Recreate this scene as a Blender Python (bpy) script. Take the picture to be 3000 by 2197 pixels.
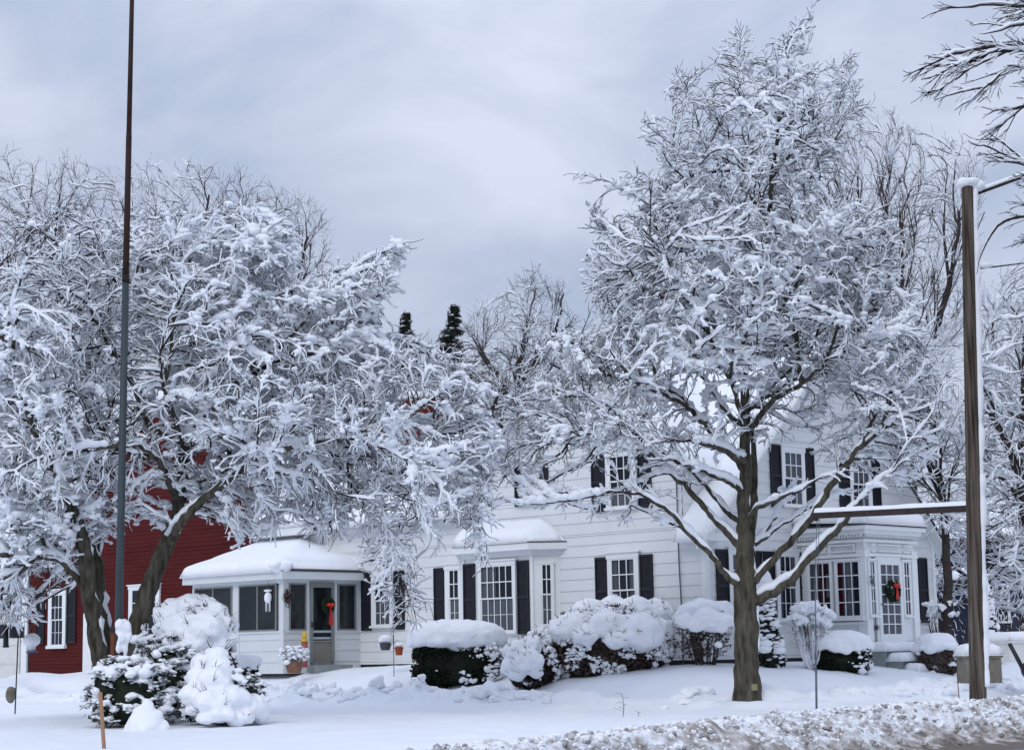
import bpy, bmesh, math, random
import numpy as np
from mathutils import Matrix, Vector

for o in list(bpy.data.objects): bpy.data.objects.remove(o)
random.seed(7)
SC = bpy.context.scene
COL = SC.collection

# ------------------------------------------------------------------ camera
FPX = 5450.0
TH = math.atan(816.0 / FPX)
ROLL = 0.018
EYE = np.array([0.0, 0.0, 1.2])
cF = np.array([0, math.cos(TH), math.sin(TH)])
cU0 = np.array([0, -math.sin(TH), math.cos(TH)])
cR0 = np.array([1.0, 0, 0])
cR = cR0 * math.cos(ROLL) - cU0 * math.sin(ROLL)
cU = cU0 * math.cos(ROLL) + cR0 * math.sin(ROLL)
cam = bpy.data.cameras.new('camera')
cam.sensor_width = 36.0
cam.lens = 36.0 * FPX / 3000.0
cam.clip_start = 0.1
cam.clip_end = 3000
co = bpy.data.objects.new('camera', cam)
COL.objects.link(co)
M = Matrix(((cR[0], cU[0], -cF[0], EYE[0]), (cR[1], cU[1], -cF[1], EYE[1]), (cR[2], cU[2], -cF[2], EYE[2]), (0, 0, 0, 1)))
co.matrix_world = M
SC.camera = co

# ------------------------------------------------------------------ world: overcast winter sky
SUN_EL, SUN_AZ = math.radians(42), math.radians(205)     # azimuth clockwise from +Y: behind and left of the camera
W = bpy.data.worlds.new('World')
SC.world = W
W.use_nodes = True
nt = W.node_tree
nt.nodes.clear()
def N(t, **k):
    n = nt.nodes.new(t)
    for a, b in k.items(): setattr(n, a, b)
    return n
out = N('ShaderNodeOutputWorld'); bg = N('ShaderNodeBackground')
sky = N('ShaderNodeTexSky', sky_type='NISHITA', sun_disc=False, sun_elevation=SUN_EL, sun_rotation=SUN_AZ)
tc = N('ShaderNodeTexCoord'); mp = N('ShaderNodeMapping'); mp.inputs['Scale'].default_value = (1, 1, 1.7)
n1 = N('ShaderNodeTexNoise'); n1.inputs['Scale'].default_value = 6.6; n1.inputs['Detail'].default_value = 6; n1.inputs['Roughness'].default_value = 0.52
n1.inputs['Distortion'].default_value = 0.35
r1 = N('ShaderNodeValToRGB')
r1.color_ramp.elements[0].position = 0.34; r1.color_ramp.elements[0].color = (0.395, 0.458, 0.605, 1)
r1.color_ramp.elements[1].position = 0.67; r1.color_ramp.elements[1].color = (0.615, 0.663, 0.805, 1)
sep = N('ShaderNodeSeparateXYZ')
mr = N('ShaderNodeMapRange'); mr.inputs['From Min'].default_value = 0.0; mr.inputs['From Max'].default_value = 1.0
mr.inputs['To Min'].default_value = 9.9; mr.inputs['To Max'].default_value = 17.5   # clouds: brighter overhead, as under real overcast
vm = N('ShaderNodeVectorMath', operation='SCALE')
mx = N('ShaderNodeMix', data_type='RGBA'); mx.inputs[0].default_value = 0.93
L = nt.links.new
L(tc.outputs['Generated'], mp.inputs[0]); L(mp.outputs[0], n1.inputs['Vector']); L(n1.outputs['Fac'], r1.inputs[0])
L(tc.outputs['Generated'], sep.inputs[0]); L(sep.outputs['Z'], mr.inputs[0])
L(r1.outputs[0], vm.inputs[0]); L(mr.outputs[0], vm.inputs['Scale'])
L(sky.outputs[0], mx.inputs[6]); L(vm.outputs[0], mx.inputs[7]); L(mx.outputs[2], bg.inputs[0])
bg.inputs[1].default_value = 0.1
L(bg.outputs[0], out.inputs[0])
sl = bpy.data.lights.new('sun', 'SUN'); sl.energy = 0.9; sl.angle = math.radians(25); sl.color = (1.0, 0.97, 0.93)
so = bpy.data.objects.new('sun', sl); COL.objects.link(so)
sd = Vector((math.sin(SUN_AZ) * math.cos(SUN_EL), math.cos(SUN_AZ) * math.cos(SUN_EL), math.sin(SUN_EL)))
so.rotation_euler = sd.to_track_quat('Z', 'Y').to_euler()
so.location = (0, 0, 50)
SC.view_settings.view_transform = 'Standard'
SC.view_settings.look = 'None'
SC.view_settings.exposure = 0.0
SC.view_settings.gamma = 1.0
SC.render.engine = 'CYCLES'
SC.cycles.max_bounces = 6; SC.cycles.diffuse_bounces = 3; SC.cycles.transparent_max_bounces = 12

# ------------------------------------------------------------------ pixel (of the 2256-wide view) to world
K = 3000.0 / 2256.0
def P(x, y, Z):
    d = cF + cR * (x * K - 1500) / FPX - cU * (y * K - 1098.5) / FPX
    return EYE + d * (Z / d[1])
def mpp(Z): return Z * K / FPX     # metres per view pixel at depth Z

# ------------------------------------------------------------------ noise
def vnoise(p, seed=0):
    p = np.asarray(p, dtype=np.float64)
    i = np.floor(p).astype(np.int64); f = p - i
    f = f * f * (3 - 2 * f)
    def h(a, b, c):
        n = (a * 374761393 + b * 668265263 + c * 2147483647 + seed * 1274126177) & 0xffffffff
        n = ((n ^ (n >> 13)) * 1274126177) & 0xffffffff
        n = ((n ^ (n >> 16)) * 2246822519) & 0xffffffff
        return ((n ^ (n >> 15)) & 0xffffff) / float(0xffffff)
    r = 0
    for dx in (0, 1):
        wx = f[:, 0] if dx else 1 - f[:, 0]
        for dy in (0, 1):
            wy = f[:, 1] if dy else 1 - f[:, 1]
            for dz in (0, 1):
                wz = f[:, 2] if dz else 1 - f[:, 2]
                r = r + wx * wy * wz * h(i[:, 0] + dx, i[:, 1] + dy, i[:, 2] + dz)
    return r
def fbm(p, seed=0, oct=3):
    p = np.asarray(p, dtype=np.float64); a, t, s = 1.0, 0, 0
    for k in range(oct):
        t = t + a * vnoise(p * 2 ** k + k * 17.3, seed + k); s += a; a *= .5
    return t / s

# ------------------------------------------------------------------ mesh builder
ICO = {}
def ico(s):
    if s not in ICO:
        b = bmesh.new(); bmesh.ops.create_icosphere(b, subdivisions=s, radius=1)
        ICO[s] = (np.array([v.co[:] for v in b.verts]), np.array([[v.index for v in f.verts] for f in b.faces])); b.free()
    return ICO[s]
BOXQ = np.array([[0, 3, 2, 1], [4, 5, 6, 7], [0, 1, 5, 4], [1, 2, 6, 5], [2, 3, 7, 6], [3, 0, 4, 7]])
class G:
    def __init__(s): s.V = []; s.Qs = []; s.Ts = []; s.n = 0
    def add(s, v, q=None, t=None):
        v = np.asarray(v, float).reshape(-1, 3)
        if q is not None and len(q): s.Qs.append(np.asarray(q, int) + s.n)
        if t is not None and len(t): s.Ts.append(np.asarray(t, int) + s.n)
        s.V.append(v); s.n += len(v)
        return s
    def hexa(s, c8): return s.add(c8, BOXQ)
    def box(s, x0, x1, y0, y1, z0, z1, f=None):
        c = [(x0, y0, z0), (x1, y0, z0), (x1, y1, z0), (x0, y1, z0), (x0, y0, z1), (x1, y0, z1), (x1, y1, z1), (x0, y1, z1)]
        if f: c = [f(*p) for p in c]
        return s.hexa(c)
    def blob(s, c, r, seed=0, amp=.18, fr=1.6, sub=3, flat=None):
        v, t = ico(sub)
        n = fbm(v * fr + seed * 7.7, seed, 3)[:, None]
        w = v * (1 + amp * 2 * (n - .5)) * np.asarray(r)
        if flat is not None: w[:, 2] = np.maximum(w[:, 2], -flat)
        return s.add(w + np.asarray(c), t=t)
    def blobs(s, C, R, seed=0, sub=1, amp=.25):
        C = np.asarray(C, float).reshape(-1, 3)
        if len(C) == 0: return s
        R = np.asarray(R, float)
        if R.ndim == 1: R = R[:, None] * np.ones(3)
        v, t = ico(sub); rg = np.random.RandomState(seed)
        j = 1 + amp * (rg.rand(len(C), len(v), 1) - .5) * 2
        w = v[None] * j * R[:, None, :] + C[:, None, :]
        t2 = t[None] + (np.arange(len(C)) * len(v))[:, None, None]
        return s.add(w.reshape(-1, 3), t=t2.reshape(-1, 3))
    def leaves(s, C, size, seed=0, flat=.0, asp=.45):
        C = np.asarray(C, float).reshape(-1, 3); rg = np.random.RandomState(seed); n = len(C)
        a = rg.normal(size=(n, 3)); a[:, 2] *= (1 - flat); a /= np.linalg.norm(a, axis=1)[:, None]
        b = np.cross(a, rg.normal(size=(n, 3))); b /= np.linalg.norm(b, axis=1)[:, None] + 1e-9
        sz = (np.asarray(size) * (.6 + .8 * rg.rand(n)))[:, None]
        w = np.stack([C - a * sz, C + b * sz * asp, C + a * sz, C - b * sz * asp], 1)
        q = np.arange(n * 4).reshape(n, 4)
        return s.add(w.reshape(-1, 3), q)
    def tube(s, pts, rad, n=8, cap=True):
        pts = np.asarray(pts, float); k = len(pts)
        rad = np.ones(k) * rad if np.isscalar(rad) else np.asarray(rad, float)
        t = np.gradient(pts, axis=0); t /= np.linalg.norm(t, axis=1)[:, None] + 1e-12
        ref = np.array([0, 0, 1.]) if abs(t[:, 2]).mean() < .8 else np.array([0.3, 1., 0])
        a = np.cross(t, ref); a /= np.linalg.norm(a, axis=1)[:, None] + 1e-12; b = np.cross(t, a)
        th = np.arange(n) * 2 * math.pi / n
        ring = pts[:, None] + rad[:, None, None] * (a[:, None] * np.cos(th)[None, :, None] + b[:, None] * np.sin(th)[None, :, None])
        i = np.arange(k - 1)[:, None] * n; j = np.arange(n)[None]; j2 = (j + 1) % n
        q = np.stack([i + j, i + j2, i + n + j2, i + n + j], -1).reshape(-1, 4)
        v = ring.reshape(-1, 3)
        if cap:
            v = np.vstack([v, pts[0], pts[-1]]); e = k * n
            j = np.arange(n); j2 = (j + 1) % n
            t3 = np.vstack([np.stack([j2, j, np.full(n, e)], 1), np.stack([(k - 1) * n + j, (k - 1) * n + j2, np.full(n, e + 1)], 1)])
            return s.add(v, q, t3)
        return s.add(v, q)
    def build(s, name, mat, parent=None, smooth=False, fix=False):
        me = bpy.data.meshes.new(name)
        v = np.vstack(s.V)
        off = np.zeros(3)
        if parent is not None:
            p = parent
            while p is not None: off = off + np.array(p.location); p = p.parent
        v = v - off
        q = np.vstack(s.Qs) if s.Qs else np.zeros((0, 4), int)
        t = np.vstack(s.Ts) if s.Ts else np.zeros((0, 3), int)
        me.vertices.add(len(v)); me.vertices.foreach_set('co', v.astype(np.float32).ravel())
        me.loops.add(q.size + t.size)
        me.loops.foreach_set('vertex_index', np.concatenate([q.ravel(), t.ravel()]).astype(np.int32))
        me.polygons.add(len(q) + len(t))
        ls = np.concatenate([np.arange(len(q)) * 4, q.size + np.arange(len(t)) * 3]).astype(np.int32)
        me.polygons.foreach_set('loop_start', ls)
        me.polygons.foreach_set('use_smooth', np.full(len(ls), bool(smooth)))
        me.update(calc_edges=True)
        if fix:
            b = bmesh.new(); b.from_mesh(me); bmesh.ops.recalc_face_normals(b, faces=b.faces); b.to_mesh(me); b.free()
        me.materials.append(mat)
        o = bpy.data.objects.new(name, me); COL.objects.link(o)
        if parent is not None: o.parent = parent
        return o
def tag(o, label=None, cat=None, group=None, kind=None):
    if label: o['label'] = label
    if cat: o['category'] = cat
    if group: o['group'] = group
    if kind: o['kind'] = kind
    return o
def thing(name, label, cat, loc=(0, 0, 0), group=None):
    o = bpy.data.objects.new(name, None); COL.objects.link(o); o.location = [float(a) for a in loc]; o.empty_display_size = .2
    return tag(o, label, cat, group)
def copy_tree(o, parent=None):
    c = o.copy(); COL.objects.link(c); c.parent = parent
    for ch in list(o.children): copy_tree(ch, c)
    return c

# ------------------------------------------------------------------ materials
def mat(name, col, rough=.7, spec=.3, noise=0, nscale=5, col2=None, bump=0, bscale=30, stretch=None, metal=0, detail=6, coat=0):
    m = bpy.data.materials.new(name); m.use_nodes = True; t = m.node_tree
    b = t.nodes['Principled BSDF']; b.inputs['Base Color'].default_value = (*col, 1); b.inputs['Roughness'].default_value = rough
    b.inputs['Specular IOR Level'].default_value = spec; b.inputs['Metallic'].default_value = metal
    tc = t.nodes.new('ShaderNodeTexCoord'); mp = t.nodes.new('ShaderNodeMapping'); t.links.new(tc.outputs['Object'], mp.inputs[0])
    if stretch: mp.inputs['Scale'].default_value = stretch
    if noise:
        n = t.nodes.new('ShaderNodeTexNoise'); n.inputs['Scale'].default_value = nscale; n.inputs['Detail'].default_value = detail
        t.links.new(mp.outputs[0], n.inputs['Vector'])
        r = t.nodes.new('ShaderNodeValToRGB'); r.color_ramp.elements[0].position = .5 - noise / 2; r.color_ramp.elements[1].position = .5 + noise / 2
        r.color_ramp.elements[0].color = (*col, 1); r.color_ramp.elements[1].color = (*(col2 or tuple(min(1, c * 1.6) for c in col)), 1)
        t.links.new(n.outputs['Fac'], r.inputs[0]); t.links.new(r.outputs[0], b.inputs['Base Color'])
    if bump:
        n = t.nodes.new('ShaderNodeTexNoise'); n.inputs['Scale'].default_value = bscale; n.inputs['Detail'].default_value = 4
        t.links.new(mp.outputs[0], n.inputs['Vector']); bp = t.nodes.new('ShaderNodeBump'); bp.inputs['Strength'].default_value = bump
        bp.inputs['Distance'].default_value = .03
        t.links.new(n.outputs['Fac'], bp.inputs['Height']); t.links.new(bp.outputs[0], b.inputs['Normal'])
    return m
SNOW = mat('snow', (.84, .87, .92), .65, .25, noise=.5, nscale=3, col2=(.90, .92, .95), bump=.35, bscale=22)
SNOWT = mat('tree_snow', (.85, .88, .925), .7, .2, bump=.3, bscale=30)
GROUND = mat('ground_snow', (.82, .86, .93), .6, .25, noise=.5, nscale=.9, col2=(.88, .91, .95), bump=.25, bscale=14)
def bank_mat():
    m = bpy.data.materials.new('plowed_snow'); m.use_nodes = True; t = m.node_tree; b = t.nodes['Principled BSDF']
    b.inputs['Roughness'].default_value = .7
    at = t.nodes.new('ShaderNodeAttribute'); at.attribute_name = 'dirt'
    r = t.nodes.new('ShaderNodeValToRGB'); e = r.color_ramp.elements
    e[0].position = .08; e[0].color = (.84, .87, .92, 1); e[1].position = 1; e[1].color = (.13, .105, .085, 1)
    e.new(.35).color = (.62, .61, .61, 1); e.new(.62).color = (.36, .325, .30, 1)
    t.links.new(at.outputs['Fac'], r.inputs[0]); t.links.new(r.outputs[0], b.inputs['Base Color'])
    tc = t.nodes.new('ShaderNodeTexCoord'); n = t.nodes.new('ShaderNodeTexNoise'); n.inputs['Scale'].default_value = 26; n.inputs['Detail'].default_value = 5
    t.links.new(tc.outputs['Object'], n.inputs['Vector']); bp = t.nodes.new('ShaderNodeBump'); bp.inputs['Strength'].default_value = .6; bp.inputs['Distance'].default_value = .03
    t.links.new(n.outputs['Fac'], bp.inputs['Height']); t.links.new(bp.outputs[0], b.inputs['Normal'])
    return m
BANK = bank_mat()
ROAD = mat('wet_asphalt', (.030, .032, .036), .35, .5, noise=.6, nscale=3, col2=(.11, .10, .095), bump=.4, bscale=60)
WSIDE = mat('white_siding', (.68, .70, .715), .55, .3, noise=.6, nscale=1.2, col2=(.77, .785, .795))
WTRIM = mat('white_trim', (.80, .825, .835), .5, .35, noise=.7, nscale=2.5, col2=(.80, .82, .82))
SUNTR = mat('porch_trim', (.60, .63, .64), .5, .3, noise=.7, nscale=2, col2=(.66, .69, .70))
SHUT = mat('shutter_paint', (.010, .010, .018), .55, .3, noise=.6, nscale=4, col2=(.02, .02, .03))
FOUND = mat('foundation', (.035, .036, .04), .9, .1, noise=.6, nscale=6, col2=(.07, .07, .07))
ROOF = mat('shingles', (.022, .022, .028), .9, .2, noise=.6, nscale=20, col2=(.05, .05, .055))
RED = mat('red_clapboard', (.060, .0075, .0075), .75, .12, noise=.7, nscale=2.2, col2=(.100, .015, .014), stretch=(.5, .5, 2))
BRICK = mat('brick', (.085, .014, .011), .85, .1, noise=.5, nscale=12, col2=(.15, .032, .022), bump=.6, bscale=40)
BARK = mat('bark', (.034, .030, .022), .92, .12, noise=.36, nscale=9, col2=(.125, .115, .088), bump=1.0, bscale=26, stretch=(1.3, 1.3, .28))
BARKD = mat('dark_bark', (.030, .025, .024), .9, .12, noise=.5, nscale=8, col2=(.075, .062, .055), bump=.7, bscale=40)
TWIG = mat('twig_bark', (.035, .027, .027), .9, .1, noise=.4, nscale=6, col2=(.060, .048, .044))
TWIGB = mat('brown_twig', (.050, .036, .036), .9, .1, noise=.4, nscale=5, col2=(.080, .060, .056))
TWIGG = mat('grey_twig', (.068, .064, .068), .9, .1, noise=.4, nscale=5, col2=(.11, .105, .105))
YEW = mat('yew_foliage', (.006, .010, .007), .8, .2, noise=.6, nscale=14, col2=(.018, .026, .015))
LEAFG = mat('rhododendron_leaf', (.018, .030, .016), .5, .4, noise=.6, nscale=9, col2=(.055, .070, .035))
LEAFB = mat('dead_leaf', (.030, .022, .022), .9, .15, noise=.4, nscale=14, col2=(.15, .115, .10))
CONIF = mat('conifer_needles', (.012, .018, .014), .85, .15, noise=.6, nscale=5, col2=(.035, .042, .034))
POLEW = mat('weathered_wood', (.030, .022, .017), .9, .15, noise=.32, nscale=7, col2=(.17, .14, .115), bump=.9, bscale=26, stretch=(3, 3, .12))
ARMW = mat('dark_timber', (.030, .020, .020), .8, .2, noise=.5, nscale=9, col2=(.06, .045, .04))
FLAGG = mat('flagpole_green_paint', (.028, .042, .050), .55, .35, noise=.5, nscale=8, col2=(.045, .062, .070), stretch=(1, 1, .2))
RUST = mat('rusty_paint', (.010, .006, .006), .7, .3, noise=.4, nscale=5, col2=(.040, .014, .008), stretch=(1, 1, .5))
IRON = mat('black_iron', (.012, .012, .016), .5, .4)
STEEL = mat('grey_steel', (.11, .13, .16), .45, .5, metal=.3)
WOODR = mat('red_brown_post', (.11, .035, .02), .8, .2, noise=.5, nscale=8, col2=(.16, .06, .035))
STAKE = mat('stake_wood', (.42, .20, .09), .8, .2, noise=.5, nscale=12, col2=(.30, .22, .17))
TERRA = mat('terracotta', (.36, .09, .04), .8, .2)
BLACKP = mat('dark_plastic', (.02, .022, .028), .5, .4)
GREYM = mat('door_frame_grey', (.20, .21, .20), .5, .4)
BEIGE = mat('beige_panel', (.20, .19, .165), .6, .3)
CURW = mat('pale_curtain', (.20, .195, .205), .9, .1, noise=.5, nscale=16, col2=(.09, .09, .105), stretch=(1.5, 1.5, .05))
CURR = mat('wine_curtain', (.10, .012, .022), .9, .1, noise=.5, nscale=16, col2=(.03, .006, .010), stretch=(1.5, 1.5, .05))
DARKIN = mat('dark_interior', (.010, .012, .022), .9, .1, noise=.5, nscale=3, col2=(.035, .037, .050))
REDB = mat('red_ribbon', (.55, .02, .012), .45, .4)
GREENB = mat('bird_feeder_blue', (.06, .12, .28), .5, .4)
YELL = mat('yellow_plastic', (.62, .42, .06), .5, .4)
PINK = mat('faded_red_plastic', (.36, .08, .08), .5, .4)
NAVY = mat('navy_siding', (.022, .028, .055), .7, .3, noise=.5, nscale=1.5, col2=(.035, .042, .07))
WHITEP = mat('white_paint', (.72, .72, .70), .5, .3, noise=.5, nscale=4, col2=(.62, .61, .58))
STONE = mat('old_stone', (.12, .11, .09), .85, .2, noise=.5, nscale=6, col2=(.24, .22, .18))
STEPG = mat('step_grey_paint', (.22, .25, .25), .8, .2, noise=.5, nscale=5, col2=(.30, .33, .32))
TANW = mat('tan_tag', (.26, .23, .13), .8, .2)
def glass_mat():
    m = bpy.data.materials.new('window_glass'); m.use_nodes = True; t = m.node_tree; t.nodes.clear()
    o = t.nodes.new('ShaderNodeOutputMaterial'); mx = t.nodes.new('ShaderNodeMixShader'); tr = t.nodes.new('ShaderNodeBsdfTransparent'); gl = t.nodes.new('ShaderNodeBsdfGlossy')
    fr = t.nodes.new('ShaderNodeFresnel'); ge = t.nodes.new('ShaderNodeNewGeometry'); ma = t.nodes.new('ShaderNodeMapRange'); ma.inputs['To Min'].default_value = 1.30; ma.inputs['To Max'].default_value = 1 / 1.30; t.links.new(ge.outputs['Backfacing'], ma.inputs[0]); t.links.new(ma.outputs[0], fr.inputs[0])
    tr.inputs[0].default_value = (.80, .84, .88, 1); gn = t.nodes.new('ShaderNodeTexNoise'); gn.inputs['Scale'].default_value = 2.2; gt = t.nodes.new('ShaderNodeTexCoord'); t.links.new(gt.outputs['Object'], gn.inputs['Vector']); gb = t.nodes.new('ShaderNodeBump'); gb.inputs['Strength'].default_value = .25; gb.inputs['Distance'].default_value = .05; t.links.new(gn.outputs['Fac'], gb.inputs['Height']); t.links.new(gb.outputs[0], gl.inputs['Normal']); gl.inputs['Roughness'].default_value = .04; gl.inputs[0].default_value = (.8, .85, .9, 1)
    t.links.new(fr.outputs[0], mx.inputs[0]); t.links.new(tr.outputs[0], mx.inputs[1]); t.links.new(gl.outputs[0], mx.inputs[2]); t.links.new(mx.outputs[0], o.inputs[0])
    return m
GLASS = glass_mat()

# ------------------------------------------------------------------ house frame: u runs along the front to the left and away, v along the gable end to the right and away
A45 = math.radians(45.3)
U = np.array([-math.sin(A45), math.cos(A45), 0]); Vv = np.array([math.cos(A45), math.sin(A45), 0])
C0 = np.array([4.272, 42.0, 0.0])
def H(u, v, z): return C0 + U * u + Vv * v + np.array([0, 0, z])
def uv_of(x, y):
    rx, ry = x - C0[0], y - C0[1]
    return rx * U[0] + ry * U[1], rx * Vv[0] + ry * Vv[1]

# ------------------------------------------------------------------ ground
BL = np.array([(-9, -1), (-5.5, 6.0), (-3.0, 10), (-.45, 14.4), (1.65, 18.2), (2.85, 20.3), (4.18, 22.2), (5.6, 23.7), (7.2, 25.7), (10.5, 29.9), (20, 42), (45, 73), (120, 165)], float)
def bank_sd(x, y):      # distance from the bank's crest line, positive on the lawn side
    best = np.full(x.shape, 1e9); sg = np.ones(x.shape)
    for a, b in zip(BL[:-1], BL[1:]):
        d = b - a; l2 = d @ d
        t = np.clip(((x - a[0]) * d[0] + (y - a[1]) * d[1]) / l2, 0, 1)
        ex, ey = x - a[0] - t * d[0], y - a[1] - t * d[1]
        q = np.hypot(ex, ey); cr = d[0] * ey - d[1] * ex
        m = q < best; best = np.where(m, q, best); sg = np.where(m, np.sign(cr), sg)
    return best * sg
def sstep(a, b, x):
    t = np.clip((x - a) / (b - a), 0, 1); return t * t * (3 - 2 * t)
def hdist(x, y):
    u, v = uv_of(x, y)
    du = np.maximum(np.maximum(-u, u - 40), 0); dv = np.maximum(np.maximum(-v, v - 9.4), 0)
    return np.hypot(du, dv)
def ground_z(x, y):
    x = np.asarray(x, float); y = np.asarray(y, float)
    d = hdist(x, y)
    z = .12 + .78 * (1 - sstep(.5, 6.6, d))
    u, v = uv_of(x, y)
    z = z - .2 * sstep(17, 28, u) * (1 - sstep(0, 6, d))
    q = np.stack([x, y, 0 * x], -1).reshape(-1, 3)
    z = z + (.10 * (fbm(q * .35, 3, 3) - .5) * (1 + (d < 8))[...].ravel() * sstep(12, 24, y).ravel()).reshape(x.shape)
    # churned ridge thrown up beside the shovelled walk
    band = np.exp(-((d - 5.6) / 1.0) ** 2) * sstep(24, 30, y)
    lum = fbm(q * 1.9, 11, 4).reshape(x.shape); lum2 = vnoise(q * 4.3, 5).reshape(x.shape)
    gap = sstep(.38, .62, fbm(q * .22, 21, 2).reshape(x.shape))
    z = z + band * (.10 + .55 * np.clip(lum - .42, 0, 1) * 1.6 + .10 * (lum2 - .4)) * (.62 + .75 * gap)
    z = z - .12 * np.exp(-((d - 4.0) / .6) ** 2) * sstep(24, 30, y) + ((fbm(q * 3.1, 91, 3) - .5) * .05 + (vnoise(q * 1.1, 92) - .5) * .05).reshape(x.shape) * sstep(18, 26, y) * (1 - sstep(60, 90, y))
    # drift piled before the garage
    z = z + .45 * np.exp(-(((x + 15.0) / 1.5) ** 2 + ((y - 55.5) / 2.5) ** 2)) + .2 * np.exp(-(((x + 12.2) / 1.2) ** 2 + ((y - 56) / 2.0) ** 2))
    z = z + .30 * np.exp(-(((x + 2.6) / 1.3) ** 2 + ((y - 45.5) / 1.2) ** 2))
    # tree wells and small dips
    b = bank_sd(x, y)
    z = np.where(b < 1.0, z * sstep(-.2, 1.0, b) + (-.06) * (1 - sstep(-.2, 1.0, b)), z)
    z = z - .10 * np.exp(-(((x - 4.62) ** 2 + (y - 36.0) ** 2) / .22)) + .05 * np.exp(-((np.hypot(x - 4.62, y - 36.0) - .9) / .35) ** 2)
    # land rises gently far behind the houses
    z = z + .9 * sstep(60, 160, y)
    return z
def grid_mesh(name, xs, ys, zf, m, smooth=True):
    X, Y = np.meshgrid(xs, ys); Z = zf(X, Y)
    v = np.stack([X, Y, Z], -1).reshape(-1, 3); nx, ny = len(xs), len(ys)
    i = np.arange(ny - 1)[:, None] * nx + np.arange(nx - 1)[None]
    q = np.stack([i, i + 1, i + nx + 1, i + nx], -1).reshape(-1, 4)
    return G().add(v, q).build(name, m, smooth=smooth)
def spaced(lo, a, b, hi, st):
    mid = list(np.arange(a, b, st)); r = []; s = st; x = b
    while x < hi: r.append(x); s *= 1.25; x += s
    r.append(hi); l = []; s = st; x = a
    while x > lo: s *= 1.25; x -= s; l.append(x)
    return np.array(sorted(l) + mid + r)
g = grid_mesh('snowy_ground', spaced(-900, -17, 19, 900, .13), spaced(-60, 11, 58, 1500, .13), ground_z, GROUND)
tag(g, kind='structure')
# road under the bank, to the right of and behind it
def road_z(X, Y): return 0 * X
rd = G()
off = []
for i in range(len(BL)):
    d = BL[min(i + 1, len(BL) - 1)] - BL[max(i - 1, 0)]; d = d / np.hypot(*d); off.append((d[1], -d[0]))
off = np.array(off)
inn = BL + off * .35; ou = BL + off * 16
v = np.vstack([np.c_[inn, np.zeros(len(BL))], np.c_[ou, np.zeros(len(BL))]]); n = len(BL); i = np.arange(n - 1)
rd.add(v, np.stack([i, i + n, i + n + 1, i + 1], 1))
tag(rd.build('road', ROAD), kind='structure')
# plowed bank
def make_bank():
    seg = np.hypot(*np.diff(BL, axis=0).T); cum = np.r_[0, np.cumsum(seg)]
    s0, s1 = 5.0, 70.0
    s = np.r_[np.arange(s0, 12, .1), np.arange(12, 37, .028), np.arange(37, s1, .2)]
    cx = np.interp(s, cum, BL[:, 0]); cy = np.interp(s, cum, BL[:, 1])
    ker = np.ones(60) / 60; pad = lambda a: np.convolve(np.r_[[a[0]] * 30, a, [a[-1]] * 29], ker, 'valid')
    nx = np.interp(s, cum, off[:, 0]); ny = np.interp(s, cum, off[:, 1])
    t = np.linspace(-1.5, 1.45, 104)          # negative = lawn side
    S, T = np.meshgrid(s, t, indexing='ij')
    X = cx[:, None] + nx[:, None] * T; Y = cy[:, None] + ny[:, None] * T
    q = np.stack([X.ravel(), Y.ravel(), 0 * X.ravel()], 1)
    prof = np.interp(T, [-1.5, -.9, -.4, 0, .2, .4, .6, .76, 1.45], [0.0, .16, .40, .50, .47, .33, .17, .055, -.03])
    base = np.where(T < 0, .12 * sstep(0, -1.2, T), 0)
    q = np.stack([X.ravel(), Y.ravel(), (prof * 3.2).ravel()], 1)
    n1 = fbm(q * 1.1, 31, 2).reshape(S.shape); n2 = fbm(q * 4.2, 41, 3).reshape(S.shape); n3 = vnoise(q * 8.5, 9).reshape(S.shape)
    w = sstep(-1.5, -.7, T) * sstep(.85, .6, T)
    n4 = vnoise(q * 14.7, 19).reshape(S.shape); Z = base + prof * (.78 + .44 * n1) + w * (.09 * (n2 - .5) + .07 * (n3 - .5) + .045 * (n4 - .5))
    tt = sstep(-.9, .7, T) + 0
    dn = fbm(q * 5.5, 55, 4).reshape(S.shape); dn2 = fbm(q * 1.3, 66, 3).reshape(S.shape)
    dn3 = vnoise(q * 13, 23).reshape(S.shape); dirt = np.clip((tt * .50 - .06) + (dn - .5) * 1.4 + (dn2 - .5) * .7 + (dn3 - .5) * .8 - .06, 0, .85)
    dirt = np.where(T > .55, np.clip(dirt + .6 * (T - .55) / .3, 0, 1), dirt)
    v = np.stack([X, Y, Z], -1).reshape(-1, 3); a, b = S.shape
    i = np.arange(a - 1)[:, None] * b + np.arange(b - 1)[None]
    o = G().add(v, np.stack([i, i + b, i + b + 1, i + 1], -1).reshape(-1, 4)).build('snow_bank', BANK, smooth=True)
    at = o.data.attributes.new('dirt', 'FLOAT', 'POINT'); at.data.foreach_set('value', dirt.ravel().astype(np.float32))
    return tag(o, kind='structure')
make_bank()

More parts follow.
